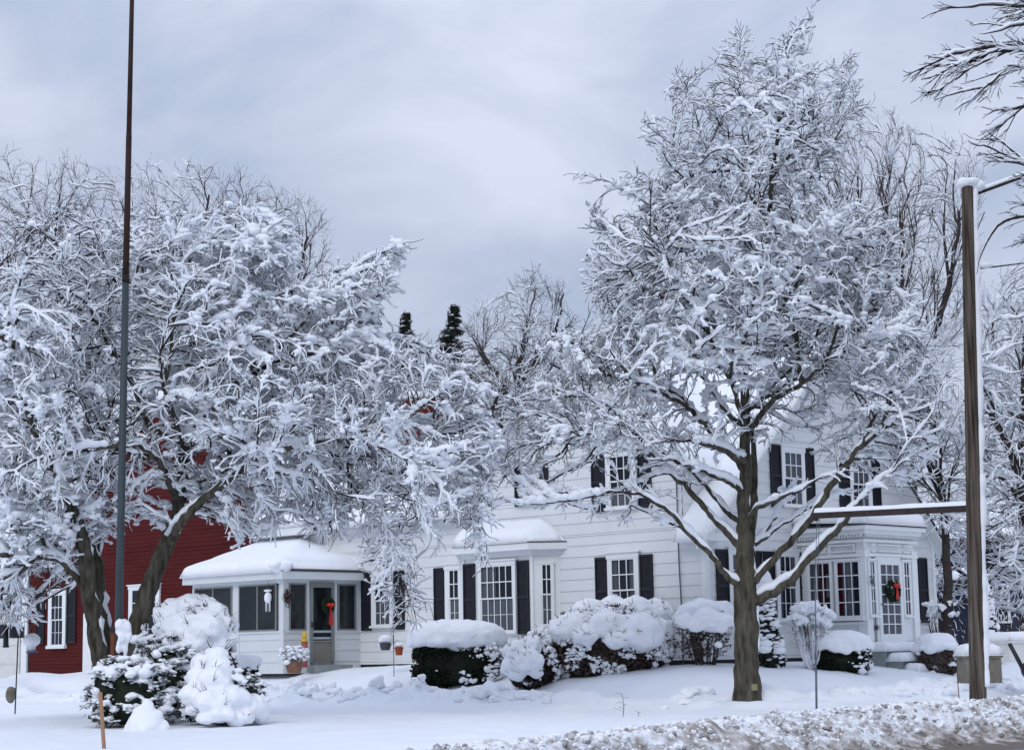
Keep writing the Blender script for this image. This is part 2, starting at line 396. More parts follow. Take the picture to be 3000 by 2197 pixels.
# ------------------------------------------------------------------ snow slabs with rounded edges
def slab(g, a, b, c, d, th=.22, r=.18, n=26, m=14, seed=0, amp=.35, over=0.0):
    """snow lying on the quad a-b-c-d (a-b lower edge)"""
    a, b, c, d = [np.asarray(p, float) for p in (a, b, c, d)]
    s = np.linspace(0, 1, n); t = np.linspace(0, 1, m); S, T = np.meshgrid(s, t, indexing='ij')
    S_, T_ = S[..., None], T[..., None]
    base = (a * (1 - S_) + b * S_) * (1 - T_) + (d * (1 - S_) + c * S_) * T_
    w = max(np.linalg.norm(b - a), .1); h = max(np.linalg.norm(d - a), .1)
    ed = np.minimum(np.minimum(S, 1 - S) * w, np.minimum(T, 1 - T) * h) / r
    e = np.sqrt(np.clip(1 - (1 - np.clip(ed, 0, 1)) ** 2, 0, 1))
    nz = fbm(base.reshape(-1, 3) * 1.6, seed, 3).reshape(S.shape)
    hh = th * (.05 + .95 * e) * (1 + amp * 2 * (nz - .5))
    top = base.copy(); top[..., 2] += hh
    i = np.arange(n - 1)[:, None] * m + np.arange(m - 1)[None]
    q = np.stack([i, i + m, i + m + 1, i + 1], -1).reshape(-1, 4)
    N_ = n * m
    rim = list(range(0, m)) + [k * m + m - 1 for k in range(1, n)] + [(n - 1) * m + k for k in range(m - 2, -1, -1)] + [k * m for k in range(n - 2, 0, -1)]
    rim = np.array(rim); r2 = np.roll(rim, -1)
    side = np.stack([rim, r2, r2 + N_, rim + N_], 1)
    g.add(np.vstack([top.reshape(-1, 3), base.reshape(-1, 3)]), np.vstack([q, q[:, ::-1] + N_, side]))

# ------------------------------------------------------------------ siding wall: courses lapped like real boards
def siding(g, fr, zb, left, right, zt, course, z0=None, lip=.018):
    """fr(t, out, z) -> world. left/right: callables of z"""
    z0 = zb if z0 is None else z0
    k = math.floor((zb - z0) / course); z = z0 + k * course
    while z < zt - 1e-4:
        lo, hi = max(z, zb), min(z + course, zt)
        if hi - lo > .01:
            l0, r0, l1, r1 = left(lo), right(lo), left(hi), right(hi)
            if l0 < r0:
                if l1 > r1: l1 = r1 = (l1 + r1) / 2
                g.add([fr(l0, lip, lo), fr(r0, lip, lo), fr(r1, 0, hi), fr(l1, 0, hi), fr(l0, 0, lo), fr(r0, 0, lo)], [[0, 1, 2, 3], [4, 5, 1, 0]])
        z += course
def frame_v(v0):          # plane facing the street (front), t = u
    return lambda t, o, z: H(t, v0 - o, z)
def frame_u(u0):          # plane facing right (gable end), t = v
    return lambda t, o, z: H(u0 - o, t, z)

def window(root, fr, a0, a1, z0, z1, nx=3, ny=2, trim=.10, head=.13, sill=.06, curtain=None, out=0.0, tm=None, wide=False, lower=True, inner=DARKIN, single=False, name='window'):
    """a double-hung window with casing, muntins, glass and what hangs behind the glass"""
    tm = tm or WTRIM
    f = lambda t, o, z: fr(t, o + out, z)
    c = G()
    c.box(a0 - trim, a0, -.02, .07, z0, z1, f); c.box(a1, a1 + trim, -.02, .07, z0, z1, f)
    c.box(a0 - trim - .02, a1 + trim + .02, -.02, .085, z1, z1 + head, f)
    if head > .08: c.box(a0 - trim - .06, a1 + trim + .06, -.02, .12, z1 + head, z1 + head + .035, f)
    c.box(a0 - trim - .03, a1 + trim + .03, -.02, .12, z0 - sill, z0, f)
    w = c.build(name, tm, root, fix=True)
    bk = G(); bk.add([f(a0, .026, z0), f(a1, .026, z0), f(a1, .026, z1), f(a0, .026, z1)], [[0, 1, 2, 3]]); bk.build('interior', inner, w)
    s = G(); fw = .035; mw = .0125
    zm = (z0 + z1) / 2
    def sash(zl, zh, o0, o1):
        s.box(a0, a0 + fw, o0, o1, zl, zh, f); s.box(a1 - fw, a1, o0, o1, zl, zh, f)
        s.box(a0 + fw, a1 - fw, o0, o1, zl, zl + fw, f); s.box(a0 + fw, a1 - fw, o0, o1, zh - fw, zh, f)
        for i in range(1, nx):
            x = a0 + fw + (a1 - a0 - 2 * fw) * i / nx; s.box(x - mw, x + mw, o0 + .004, o1 - .004, zl + fw, zh - fw, f)
        for i in range(1, ny):
            z = zl + fw + (zh - zl - 2 * fw) * i / ny; s.box(a0 + fw, a1 - fw, o0 + .007, o1 - .007, z - mw, z + mw, f)
    if single: sash(z0, z1, .045, .066)
    else: sash(zm - .015, z1, .052, .072); sash(z0, zm + .015, .036, .050)
    s.build('sash', tm, w, fix=True)
    p = G(); o = .056 if single else .060
    p.add([f(a0 + .01, o, zm), f(a1 - .01, o, zm), f(a1 - .01, o, z1 - .01), f(a0 + .01, o, z1 - .01)], [[0, 1, 2, 3]])
    o = .056 if single else .043
    p.add([f(a0 + .01, o, z0 + .01), f(a1 - .01, o, z0 + .01), f(a1 - .01, o, zm), f(a0 + .01, o, zm)], [[0, 1, 2, 3]])
    p.build('pane', GLASS, w)
    if curtain:
        for (m_, c0, c1, d0, d1) in curtain:
            q = G(); n = 26; xs = np.linspace(c0, c1, n)
            lo = z0 + (z1 - z0) * d0 + .02; hi = z0 + (z1 - z0) * d1 - .02
            pts = [f(a0 + (a1 - a0) * x, .030 + .002 * math.sin(k * 1.9), lo) for k, x in enumerate(xs)] + [f(a0 + (a1 - a0) * x, .030 + .002 * math.sin(k * 1.9), hi) for k, x in enumerate(xs)]
            i = np.arange(n - 1); q.add(pts, np.stack([i, i + 1, i + n + 1, i + n], 1)); q.build('curtain', m_, w)
    return w
def shutter(root, fr, a0, a1, z0, z1, m=None):
    g = G(); s = .035
    g.box(a0, a0 + s, .02, .065, z0, z1, fr); g.box(a1 - s, a1, .02, .065, z0, z1, fr)
    zm = z0 + (z1 - z0) * .48
    for z in (z0, zm, z1 - .06): g.box(a0 + s, a1 - s, .02, .06, z, z + .06, fr)
    for lo, hi in ((z0 + .06, zm), (zm + .06, z1 - .06)):
        n = int((hi - lo) / .05); st = (hi - lo) / n
        for i in range(n):
            z = lo + i * st
            g.add([fr(a0 + s, .052, z), fr(a1 - s, .052, z), fr(a1 - s, .028, z + st * 1.1), fr(a0 + s, .028, z + st * 1.1)], [[0, 1, 2, 3]])
    g.add([fr(a0 + .01, .022, z0), fr(a1 - .01, .022, z0), fr(a1 - .01, .022, z1), fr(a0 + .01, .022, z1)], [[0, 1, 2, 3]])
    return g.build('shutter', m or SHUT, root, fix=False)

# ------------------------------------------------------------------ helpers: a photo pixel (3000 wide) onto a wall plane
def ray3(x, y): return cF + cR * (x - 1500) / FPX - cU * (y - 1098.5) / FPX
def onv(x, y, v):
    d = ray3(x, y); k = ((C0 + Vv * v - EYE) @ Vv) / (d @ Vv); p = EYE + d * k - C0; return float(p @ U), float(p[2])
def onu(x, y, u):
    d = ray3(x, y); k = ((C0 + U * u - EYE) @ U) / (d @ U); p = EYE + d * k - C0; return float(p @ Vv), float(p[2])

def snow_field(g, u0, u1, v0, v1, zf, th=.24, r=(.22, .22, .22, .22), step=.11, seed=0, amp=.25, fr=H, hang=.04):
    nu = max(6, int((u1 - u0) / step)); nv = max(6, int((v1 - v0) / step))
    uu = np.linspace(u0, u1, nu); vv = np.linspace(v0, v1, nv)
    # crowd samples at the edges
    def ez(a, lo, hi): t = (a - lo) / (hi - lo); return lo + (hi - lo) * (t - .10 * np.sin(2 * math.pi * t) / (2 * math.pi) * 1.0)
    S, T = np.meshgrid(uu, vv, indexing='ij')
    Zb = zf(S, T)
    e = np.ones_like(S)
    for d, rr in ((S - u0, r[0]), (u1 - S, r[1]), (T - v0, r[2]), (v1 - T, r[3])):
        if rr: e = np.minimum(e, np.clip(d / rr, 0, 1))
    e = np.sqrt(np.clip(1 - (1 - e) ** 2, 0, 1))
    q = np.stack([S, T, Zb], -1).reshape(-1, 3)
    nz = fbm(q * 1.1, seed, 3).reshape(S.shape)
    Zt = Zb + th * (.03 + .97 * e) * (1 + 2 * amp * (nz - .5))
    wob = (fbm(q * 1.7, seed + 5, 2).reshape(S.shape) - .5) * 2
    du = np.where(S <= u0 + 1e-6, -1, 0) + np.where(S >= u1 - 1e-6, 1, 0); dv = np.where(T <= v0 + 1e-6, -1, 0) + np.where(T >= v1 - 1e-6, 1, 0)
    top = np.array([fr(a, b, c) for a, b, c in zip(S.ravel(), T.ravel(), Zt.ravel())])
    S2, T2 = S + du * 0, T + dv * 0
    bot = np.array([fr(a, b, c) for a, b, c in zip(S2.ravel(), T2.ravel(), (Zb - .01).ravel())])
    i = np.arange(nu - 1)[:, None] * nv + np.arange(nv - 1)[None]
    qd = np.stack([i, i + nv, i + nv + 1, i + 1], -1).reshape(-1, 4)
    N_ = nu * nv
    rim = list(range(0, nv)) + [k * nv + nv - 1 for k in range(1, nu)] + [(nu - 1) * nv + k for k in range(nv - 2, -1, -1)] + [k * nv for k in range(nu - 2, 0, -1)]
    rim = np.array(rim); r2 = np.roll(rim, -1)
    g.add(np.vstack([top, bot]), np.vstack([qd[:, ::-1], qd + N_, np.stack([rim, r2, r2 + N_, rim + N_], 1)]))
def deck(g, pts, th=.035):
    """roof board: polygon of 4 world points, thickened downwards"""
    p = [np.asarray(a, float) for a in pts]; d = np.array([0, 0, th])
    g.hexa([p[0] - d, p[1] - d, p[2] - d, p[3] - d, p[0], p[1], p[2], p[3]])

# ================================================================== WHITE HOUSE
house = thing('white_house', 'long white clapboard farmhouse with black shutters, bay window and snow-covered roofs', 'house', C0 + U * 6)
FV0, FU0 = frame_v(0), frame_u(0)
CS, Z0C = .2675, 1.055
w = G()
siding(w, FV0, .99, lambda z: 0.0, lambda z: 13.3, 3.95, CS, Z0C)
siding(w, FV0, 3.951, lambda z: .62, lambda z: 13.3, 4.87, CS, Z0C)
siding(w, FV0, 4.871, lambda z: max(.62, 3.95 - (8.42 - z) / .9), lambda z: min(13.3, 3.95 + (8.42 - z) / .9), 8.4, CS, Z0C)
siding(w, FU0, .99, lambda z: 0.0, lambda z: 9.4, 3.94, CS, Z0C)
siding(w, FU0, 3.941, lambda z: 4.7 - (8.42 - z) / .957, lambda z: 4.7 + (8.42 - z) / .957, 8.4, CS, Z0C)
siding(w, frame_u(.62), 3.951, lambda z: 0.0, lambda z: min(1.7, (8.42 - z) * 10), 5.4, CS, Z0C)
# back and far walls so the house is closed
w.add([H(0, 9.4, .9), H(13.3, 9.4, .9), H(13.3, 9.4, 3.9), H(0, 9.4, 3.9)], [[0, 1, 2, 3]])
w.add([H(13.3, 0, .9), H(13.3, 9.4, .9), H(13.3, 9.4, 4.9), H(13.3, 0, 4.9)], [[0, 1, 2, 3]])
w.build('wall', WSIDE, house)
c = G()
for z1, u_ in ((3.9, -.02),):
    c.box(-.035, .10, -.035, .02, .95, z1, H); c.box(-.04, .02, -.03, .11, .95, z1, H)
c.box(-.04, .02, 9.30, 9.43, .95, 3.9, H)
c.box(13.2, 13.33, -.035, .02, .95, 4.85, H)
# eave boards (frieze, soffit) and cornice return at the corner
c.box(-.30, .62, -.30, .0, 3.62, 3.74, H); c.box(-.30, .30, -.03, .0, 3.74, 3.93, H)
c.box(-.32, 0, -.32, .42, 3.63, 3.80, H)
c.box(7.95, 13.5, -.30, -.0, 4.70, 4.80, H); c.box(7.95, 13.5, -.04, .0, 4.50, 4.70, H)
# rake boards
def rake(g, fr, t0, z0, t1, z1, w=.20, o0=.03, o1=.30, th=.05):
    dz = w
    g.hexa([fr(t0, o0, z0 - dz), fr(t1, o0, z1 - dz), fr(t1, -.02, z1 - dz), fr(t0, -.02, z0 - dz), fr(t0, o0, z0), fr(t1, o0, z1), fr(t1, -.02, z1), fr(t0, -.02, z0)])
    g.hexa([fr(t0, o1, z0 - th - .04), fr(t1, o1, z1 - th - .04), fr(t1, 0, z1 - th - .04), fr(t0, 0, z0 - th - .04), fr(t0, o1, z0 + .04), fr(t1, o1, z1 + .04), fr(t1, 0, z1 + .04), fr(t0, 0, z0 + .04)])
rake(c, FV0, .45, 8.42 - .9 * 3.5, 3.95, 8.42); rake(c, FV0, 3.95, 8.42, 8.2, 8.42 - .9 * 4.25)
rake(c, FU0, -.3, 8.42 - .957 * 5.0, 4.7, 8.42); rake(c, FU0, 4.7, 8.42, 9.7, 8.42 - .957 * 5.0)
c.build('trim_board', WTRIM, house, fix=True)
f = G(); f.box(.03, 13.2, .03, 9.3, -.2, .99, H); f.build('foundation', FOUND, house, fix=True)
# roofs
rf = G()
F1 = lambda u, v: 8.46 - .957 * np.abs(v - 4.7)
F2 = lambda u, v: 8.46 - .9 * np.abs(u - 3.95)
F3 = lambda u, v: 7.16 - .62 * np.abs(v - 3.7)
deck(rf, [H(-.33, -.33, F1(0, -.33)), H(.62, -.33, F1(0, -.33)), H(.62, 4.7, 8.46), H(-.33, 4.7, 8.46)])
deck(rf, [H(.6, .02, F1(0, .02)), H(9, .02, F1(0, .02)), H(9, 4.7, 8.46), H(.6, 4.7, 8.46)])
deck(rf, [H(-.33, 9.7, F1(0, 9.7)), H(9, 9.7, F1(0, 9.7)), H(9, 4.7, 8.46), H(-.33, 4.7, 8.46)])
deck(rf, [H(.42, -.33, F2(.42, 0)), H(3.95, -.33, 8.46), H(3.95, 4.7, 8.46), H(.42, 4.7, F2(.42, 0))])
deck(rf, [H(8.25, -.33, F2(8.25, 0)), H(3.95, -.33, 8.46), H(3.95, 4.7, 8.46), H(8.25, 4.7, F2(8.25, 0))])
deck(rf, [H(7.6, -.33, F3(0, -.33)), H(13.6, -.33, F3(0, -.33)), H(13.6, 3.7, 7.16), H(7.6, 3.7, 7.16)])
deck(rf, [H(7.6, 8.0, F3(0, 8.0)), H(13.6, 8.0, F3(0, 8.0)), H(13.6, 3.7, 7.16), H(7.6, 3.7, 7.16)])
roof = rf.build('roof', ROOF, house, fix=True)
s = G()
snow_field(s, -.36, .62, -.36, 9.75, F1, .26, (.2, 0, .22, .2), seed=1)
snow_field(s, .60, 9.0, .06, 9.75, F1, .26, (0, .2, 0, .2), seed=2, step=.16)
snow_field(s, .40, 3.95, -.36, 4.7, F2, .24, (.2, 0, .22, 0), seed=3)
snow_field(s, 3.95, 7.05, -.36, 4.7, F2, .24, (0, .12, .22, 0), seed=3)
snow_field(s, 7.0, 8.25, -.36, .62, F2, .15, (.1, .2, .2, .2), seed=4)
snow_field(s, 7.55, 13.65, -.36, 8.0, F3, .27, (.1, .2, .22, .2), seed=5, step=.15)
s.build('roof_snow', SNOW, roof, smooth=True)
# roof dormer on the low wing
dm = G()
dfr = frame_v(.35)
du0, du1 = 11.95, 13.05
siding(dm, dfr, 4.95, lambda z: du0, lambda z: du1, 6.05, .2, 4.95)
for uu_ in (du0, du1):
    dm.add([H(uu_, .35, 5.0), H(uu_, 2.1, 6.1), H(uu_, .35, 6.1)], t=[[0, 1, 2]])
dm.box(du0 - .15, du1 + .15, .15, 2.1, 6.03, 6.12, H)
dor = dm.build('dormer', WSIDE, house)
q = G(); snow_field(q, du0 - .18, du1 + .18, .12, 2.3, lambda u, v: 6.125 + .08 * v, .22, seed=8); q.build('roof_snow', SNOW, dor, smooth=True)
a_, b_ = onv(1104, 1400, .35)[0], onv(1127, 1400, .35)[0]
window(house, dfr, du0 + .12, du0 + .85, 5.08, 5.92, 2, 2, trim=.09, head=.05)
# chimney
cu, cz = onv(1192, 1145, 3.6); cu2, _ = onv(1250, 1145, 3.6)
ch = G(); ch.box(cu2, cu, 3.5, 4.2, 6.2, cz - .25, H); ch.box(cu2 - .06, cu + .06, 3.44, 4.26, cz - .45, cz - .25, H)
ch.box(cu2 - .02, cu + .02, 3.48, 4.22, cz - .95, cz - .86, H)
chim = ch.build('chimney', BRICK, roof, fix=True)
q = G(); snow_field(house and q, cu2 - .08, cu + .08, 3.42, 4.28, lambda u, v: cz - .25 + 0 * u, .25, (.2,) * 4, seed=9)
q.build('chimney_snow', SNOW, roof, smooth=True)

# windows of the front
DK = DARKIN
lowcur = [(CURW, 0, 1, 0, .5)]
window(house, FV0, 2.05, 2.80, 1.88, 3.36, 3, 2, trim=.11, head=.13, curtain=[(CURW, 0, .26, 0, 1), (CURW, .76, 1, 0, 1)])
shutter(house, FV0, 2.93, 3.31, 1.80, 3.42); shutter(house, FV0, 1.53, 1.91, 1.80, 3.42)
window(house, FV0, 7.98, 8.36, 1.88, 3.36, 2, 2, trim=.15, head=.12, curtain=lowcur)
shutter(house, FV0, 8.56, 8.94, 1.80, 3.42)
# upper front pair
window(house, FV0, 5.18, 5.58, 4.88, 5.72, 2, 2, trim=.11, head=.16, curtain=[(CURW, 0, 1, 0, .45)])
shutter(house, FV0, 5.71, 5.94, 4.80, 5.82); shutter(house, FV0, 4.80, 5.04, 4.80, 5.82)
window(house, FV0, 2.06, 2.78, 4.56, 5.78, 3, 2, trim=.11, head=.10, curtain=[(CURW, 0, 1, 0, .42)])
shutter(house, FV0, 2.95, 3.36, 4.49, 5.86); shutter(house, FV0, 1.50, 1.90, 4.49, 5.86)
# far left front window by the sunporch
s0, s1 = onv(1062, 1700, 0)[0], onv(1090, 1700, 0)[0]; s2, s3 = onv(1158, 1700, 0)[0], onv(1187, 1700, 0)[0]
window(house, FV0, s2 + .16, s1 - .16, 2.0, 3.30, 3, 2, trim=.13, head=.08, curtain=lowcur)
shutter(house, FV0, s1, s0, 1.88, 3.42); shutter(house, FV0, s3, s2, 1.88, 3.42)
# gable end, lower and upper
for a0, a1, sl_, sr_ in ((.88, 1.52, (.34, .76), (1.64, 2.02)), (2.66, 3.32, (2.10, 2.50), (3.48, 3.85))):
    window(house, FU0, a0, a1, 1.88, 3.38, 3, 2, trim=.11, head=.11, curtain=[(CURW, 0, .2, 0, 1), (CURW, .8, 1, 0, 1)] if a0 > 2 else [(CURW, 0, .5, 0, 1)])
    shutter(house, FU0, *sl_, 1.80, 3.46); shutter(house, FU0, *sr_, 1.80, 3.46)
for a0, a1, sl_, sr_ in ((3.02, 3.74, (2.50, 2.90), (3.86, 4.24)), (5.83, 6.55, (5.28, 5.70), (6.68, 7.06))):
    window(house, FU0, a0, a1, 4.58, 5.86, 3, 2, trim=.10, head=.12, curtain=[(CURW, 0, 1, .5, 1), (CURW, .55, 1, 0, .5)])
    shutter(house, FU0, *sl_, 4.50, 6.00); shutter(house, FU0, *sr_, 4.50, 6.00)
window(house, FU0, 7.75, 8.35, 1.88, 3.38, 3, 2, trim=.11, head=.11)
shutter(house, FU0, 8.62, 9.02, 1.80, 3.46)
# attic vent
g = G(); g.box(4.55, 4.85, 0, .03, 7.0, 7.35, lambda t, o, z: H(-o, t, z)); g.build('vent', mat('vent_grey', (.35, .37, .38), .7), house, fix=True)
# electric conduit down the front wall
g = G(); g.tube([H(.73, -.05, 5.25), H(.73, -.05, 3.2), H(.69, -.05, 2.0), H(.70, -.05, .9)], .016, 6); g.build('conduit', STEEL, house, smooth=True)

# ---- bay window
KB = .47
ub0, ub1 = 4.97, 7.38
FB = frame_v(-KB)
bm_ = G()
bm_.add([H(ub0, -KB, .95), H(ub1, -KB, .95), H(ub1, -KB, 3.72), H(ub0, -KB, 3.72)], [[0, 1, 2, 3]])
bm_.add([H(ub0 - KB, 0, .95), H(ub0, -KB, .95), H(ub0, -KB, 3.72), H(ub0 - KB, 0, 3.72)], [[0, 1, 2, 3]])
bm_.add([H(ub1, -KB, .95), H(ub1 + KB, 0, .95), H(ub1 + KB, 0, 3.72), H(ub1, -KB, 3.72)], [[0, 1, 2, 3]])
for z in (1.36, 1.28): bm_.box(ub0 - .01, ub1 + .01, -KB - .05, -KB, z, z + .03, H)
bm_.box(ub0 - .03, ub0 + .05, -KB - .03, -KB + .02, .95, 3.72, H); bm_.box(ub1 - .05, ub1 + .03, -KB - .03, -KB + .02, .95, 3.72, H)
bay = bm_.build('bay', WTRIM, house)
# bay cornice and roof
ov = .26
def bayring(o, z): return [H(ub0 - KB - o * 1.0, 0, z), H(ub0 - o * .42, -KB - o, z), H(ub1 + o * .42, -KB - o, z), H(ub1 + KB + o, 0, z)]
g = G()
lo, hi = bayring(ov, 3.68), bayring(ov, 3.84); l2 = bayring(.06, 3.55); l3 = bayring(.06, 3.68)
for A, B in ((lo, hi), (l2, l3)):
    g.add(A + B, [[0, 1, 5, 4], [1, 2, 6, 5], [2, 3, 7, 6], [0, 3, 2, 1], [4, 5, 6, 7]])
g.build('cornice', WTRIM, bay, fix=True)
g = G(); hi = bayring(ov + .02, 3.85); tp = [H(ub0 - .05, 0, 4.28), H(ub0 + .25, -.02, 4.28), H(ub1 - .25, -.02, 4.28), H(ub1 + .05, 0, 4.28)]
g.add(hi + tp, [[0, 1, 5, 4], [1, 2, 6, 5], [2, 3, 7, 6], [4, 5, 6, 7]]); g.build('bay_roof', ROOF, bay)
s = G()
def bayz(u, v):
    t = np.clip((v + KB + ov) / (KB + ov), 0, 1); e = np.clip(np.minimum(u - (ub0 - KB - ov), (ub1 + KB + ov) - u) / .8, 0, 1)
    return 3.86 + .44 * np.minimum(t, e)
uu0, uu1 = ub0 - KB - ov, ub1 + KB + ov
def bayfr(u, v, z):     # taper the rectangle to the bay's trapezoid
    t = (v + KB + ov) / (KB + ov); m = (uu0 + uu1) / 2; hw = (uu1 - uu0) / 2
    k = (hw - (1 - t) * (KB + ov * .58)) / hw
    return H(m + (u - m) * k, v, z)
snow_field(s, uu0 + .02, uu1 - .02, -KB - ov - .03, -.02, bayz, .24, (.4, .4, .2, .05), seed=12, fr=bayfr, step=.08)
s.build('bay_snow', SNOW, bay, smooth=True)
# bay windows and shutters
x = lambda px: onv(px, 1700, -KB)[0]
window(house, FB, x(1508), x(1412), 1.74, 3.36, 5, 2, trim=.08, head=.10, curtain=[(CURW, .55, 1, .5, 1), (CURW, 0, 1, .0, .5)])
shutter(house, FB, x(1552), x(1519), 1.66, 3.44); shutter(house, FB, x(1394), x(1361), 1.66, 3.44)
s45 = math.sqrt(.5)
FR = lambda t, o, z: H(ub0 - KB + t * s45 - o * s45, -t * s45 - o * s45, z)
window(house, FR, .20, .46, 1.86, 3.34, 2, 2, trim=.05, head=.06, curtain=lowcur)
FL = lambda t, o, z: H(ub1 + t * s45 + o * s45, -KB + t * s45 - o * s45, z)
window(house, FL, .20, .46, 1.86, 3.34, 2, 2, trim=.05, head=.06)

# ---- entry porch
PU, PV0, PV1 = -1.86, 3.52, 5.66
FPd = frame_u(PU); FPf = frame_v(PV0)
p = G()
p.box(PU + .03, .0, PV0 + .03, PV1 - .03, .55, 3.98, H)
ep = p.build('entry_porch', WTRIM, house, fix=True)
# corner posts, entablature, panels
g = G()
def pv(px): return onu(px, 1700, PU)[0]
def pf(px): return onv(px, 1700, PV0)[0]
g.box(PU - .02, PU + .22, PV0 - .02, PV0 + .10, 1.0, 3.45, H); g.box(PU - .03, PU + .10, PV0 - .03, PV0 + .20, 1.0, 3.45, H)
g.box(PU - .03, PU + .10, PV1 - .20, PV1 + .02, 1.0, 3.45, H)
for z0_, z1_, o in ((3.28, 3.36, .05), (3.62, 3.68, .05), (3.80, 3.90, .12), (3.90, 4.0, .20), (1.72, 1.79, .06), (1.0, 1.12, .04)):
    if z0_ < 2:
        g.box(PU - o, 0, PV0 - o, PV0 + .02, z0_, z1_, H); continue
    g.box(PU - o, 0, PV0 - o, PV1 + o, z0_, z1_, H)
for k in range(26):     # dentils
    t = PV0 + .02 + k * (PV1 - PV0) / 26; g.box(PU - .09, PU, t, t + .045, 3.735, 3.80, H)
for k in range(22):
    t = PU + .02 + k * 1.8 / 22; g.box(t, t + .045, PV0 - .09, PV0, 3.735, 3.80, H)
for a, b in ((-1.62, -.92), (-.80, -.15)):   # panels above the front windows
    g.box(a, b, PV0 - .05, PV0, 3.40, 3.43, H); g.box(a, b, PV0 - .05, PV0, 3.55, 3.58, H); g.box(a, a + .03, PV0 - .05, PV0, 3.43, 3.55, H); g.box(b - .03, b, PV0 - .05, PV0, 3.43, 3.55, H)
for a, b in ((3.75, 3.95), (4.05, 5.0), (5.1, 5.4)):
    g.box(PU - .05, PU, a, b, 3.40, 3.43, H); g.box(PU - .05, PU, a, b, 3.55, 3.58, H)
for k in range(5):
    z = 1.15 + k * .115; g.box(PU + .25, -.02, PV0 - .015, PV0, z, z + .006, H)
g.build('entablature', WTRIM, ep, fix=True)
cur = [(CURR, 0, .3, 0, 1), (CURW, .3, .68, 0, 1), (CURR, .9, 1, 0, 1)]
fw = lambda a, b: (min(pf(a), pf(b)), max(pf(a), pf(b)))
a0, a1 = fw(2455, 2524); window(house, FPf, a0, a1, 1.90, 3.20, 3, 4, trim=.05, head=.05, sill=.08, curtain=[(CURR, .78, 1, 0, 1), (CURW, .30, .78, 0, 1)], single=True)
a0, a1 = fw(2374, 2438); window(house, FPf, a0, a1, 1.90, 3.20, 3, 4, trim=.05, head=.05, sill=.08, curtain=[(CURR, .25, .62, 0, 1), (CURW, .0, .25, .35, .8), (CURW, .62, 1, 0, 1)], single=True)
window(house, FPd, pv(2542), pv(2559), 1.92, 3.20, 2, 4, trim=.04, head=.04, sill=.04, curtain=[(CURW, .5, 1, 0, 1)], single=True)
window(house, FPd, pv(2642), pv(2660), 1.92, 3.20, 2, 4, trim=.04, head=.04, sill=.04, curtain=[(CURW, 0, .5, 0, 1)], single=True)
# front door
d0, d1 = pv(2566), pv(2636)
g = G(); g.box(d0, d0 + .11, .03, .075, 1.22, 3.22, FPd); g.box(d1 - .11, d1, .03, .075, 1.22, 3.22, FPd); g.box(d0 + .11, d1 - .11, .03, .075, 1.22, 1.50, FPd); g.box(d0 + .11, d1 - .11, .03, .075, 3.10, 3.22, FPd)
for i in (1, 2):
    t = d0 + .11 + (d1 - d0 - .22) * i / 3; g.box(t - .015, t + .015, .035, .065, 1.50, 3.10, FPd)
for i in range(1, 7):
    z = 1.5 + 1.6 * i / 7
    g.box(d0 + .11, d1 - .11, .038, .062, z - .013, z + .013, FPd)
g.box(d0 - .08, d0, .0, .05, 1.2, 3.3, FPd); g.box(d1, d1 + .08, .0, .05, 1.2, 3.3, FPd); g.box(d0 - .08, d1 + .08, .0, .05, 3.22, 3.30, FPd)
door = g.build('front_door', WTRIM, house, fix=True)
g = G(); g.add([FPd(d0 + .11, .050, 1.5), FPd(d1 - .11, .050, 1.5), FPd(d1 - .11, .050, 3.1), FPd(d0 + .11, .050, 3.1)], [[0, 1, 2, 3]]); g.build('pane', GLASS, door)
g = G(); g.add([FPd(d0 + .11, .032, 1.5), FPd(d1 - .11, .032, 1.5), FPd(d1 - .11, .032, 3.1), FPd(d0 + .11, .032, 3.1)], [[0, 1, 2, 3]]); g.build('interior', mat('door_curtain', (.10, .10, .115), .9, noise=.5, nscale=6, col2=(.22, .20, .20), stretch=(1.5, 1.5, .1)), door)
g = G(); g.blob(FPd(d0 + .055, .12, 2.18), (.03, .03, .03), sub=2, amp=0); g.build('door_handle', STEEL, door, smooth=True)
g = G(); g.box(pv(2553), pv(2571), .03, .05, 1.60, 1.70, FPd); g.build('mail_slot', BLACKP, house, fix=True)
g = G(); g.tube([FPd(pv(2541), .06, 2.78), FPd(pv(2541), .14, 2.86), FPd(pv(2541), .14, 2.74)], .012, 6); g.blob(FPd(pv(2541), .14, 2.7), (.05, .05, .08), sub=2, amp=.05); g.build('porch_lantern', STEEL, house, smooth=True)
# porch roof and its snow
g = G(); g.box(PU - .22, 0, PV0 - .22, PV1 + .22, 4.0, 4.05, H); g.build('porch_roof', ROOF, ep, fix=True)
s = G(); snow_field(s, PU - .24, -.03, PV0 - .24, PV1 + .24, lambda u, v: 4.05 + .10 * (u - PU) / 1.86, .36, (.3, .0, .3, .3), seed=20, step=.08); s.build('porch_snow', SNOW, ep, smooth=True)
# landing and steps
g = G()
g.box(PU - .42, PU + .05, PV0 + .05, PV1 - .0, .3, 1.11, H); g.box(PU - .78, PU - .42, PV0 + .1, PV1 + .05, .3, .88, H); g.box(PU - 1.14, PU - .78, PV0 + .2, PV1 + .12, .1, .62, H)
st = g.build('steps', STEPG, house, fix=True)
s = G(); z_ = lambda h: (lambda u, v: h + 0 * u)
snow_field(s, PU - .50, PU - .02, PV0 + .0, PV1 + .02, z_(1.115), .19, (.18, 0, .18, .18), seed=21, step=.06)
snow_field(s, PU - .88, PU - .40, PV0 + .05, PV1 + .08, z_(.885), .22, (.2, .05, .2, .2), seed=22, step=.06)
snow_field(s, PU - 1.26, PU - .76, PV0 + .15, PV1 + .18, z_(.625), .21, (.2, .05, .2, .2), seed=23, step=.06)
s.build('step_snow', SNOW, st, smooth=True)

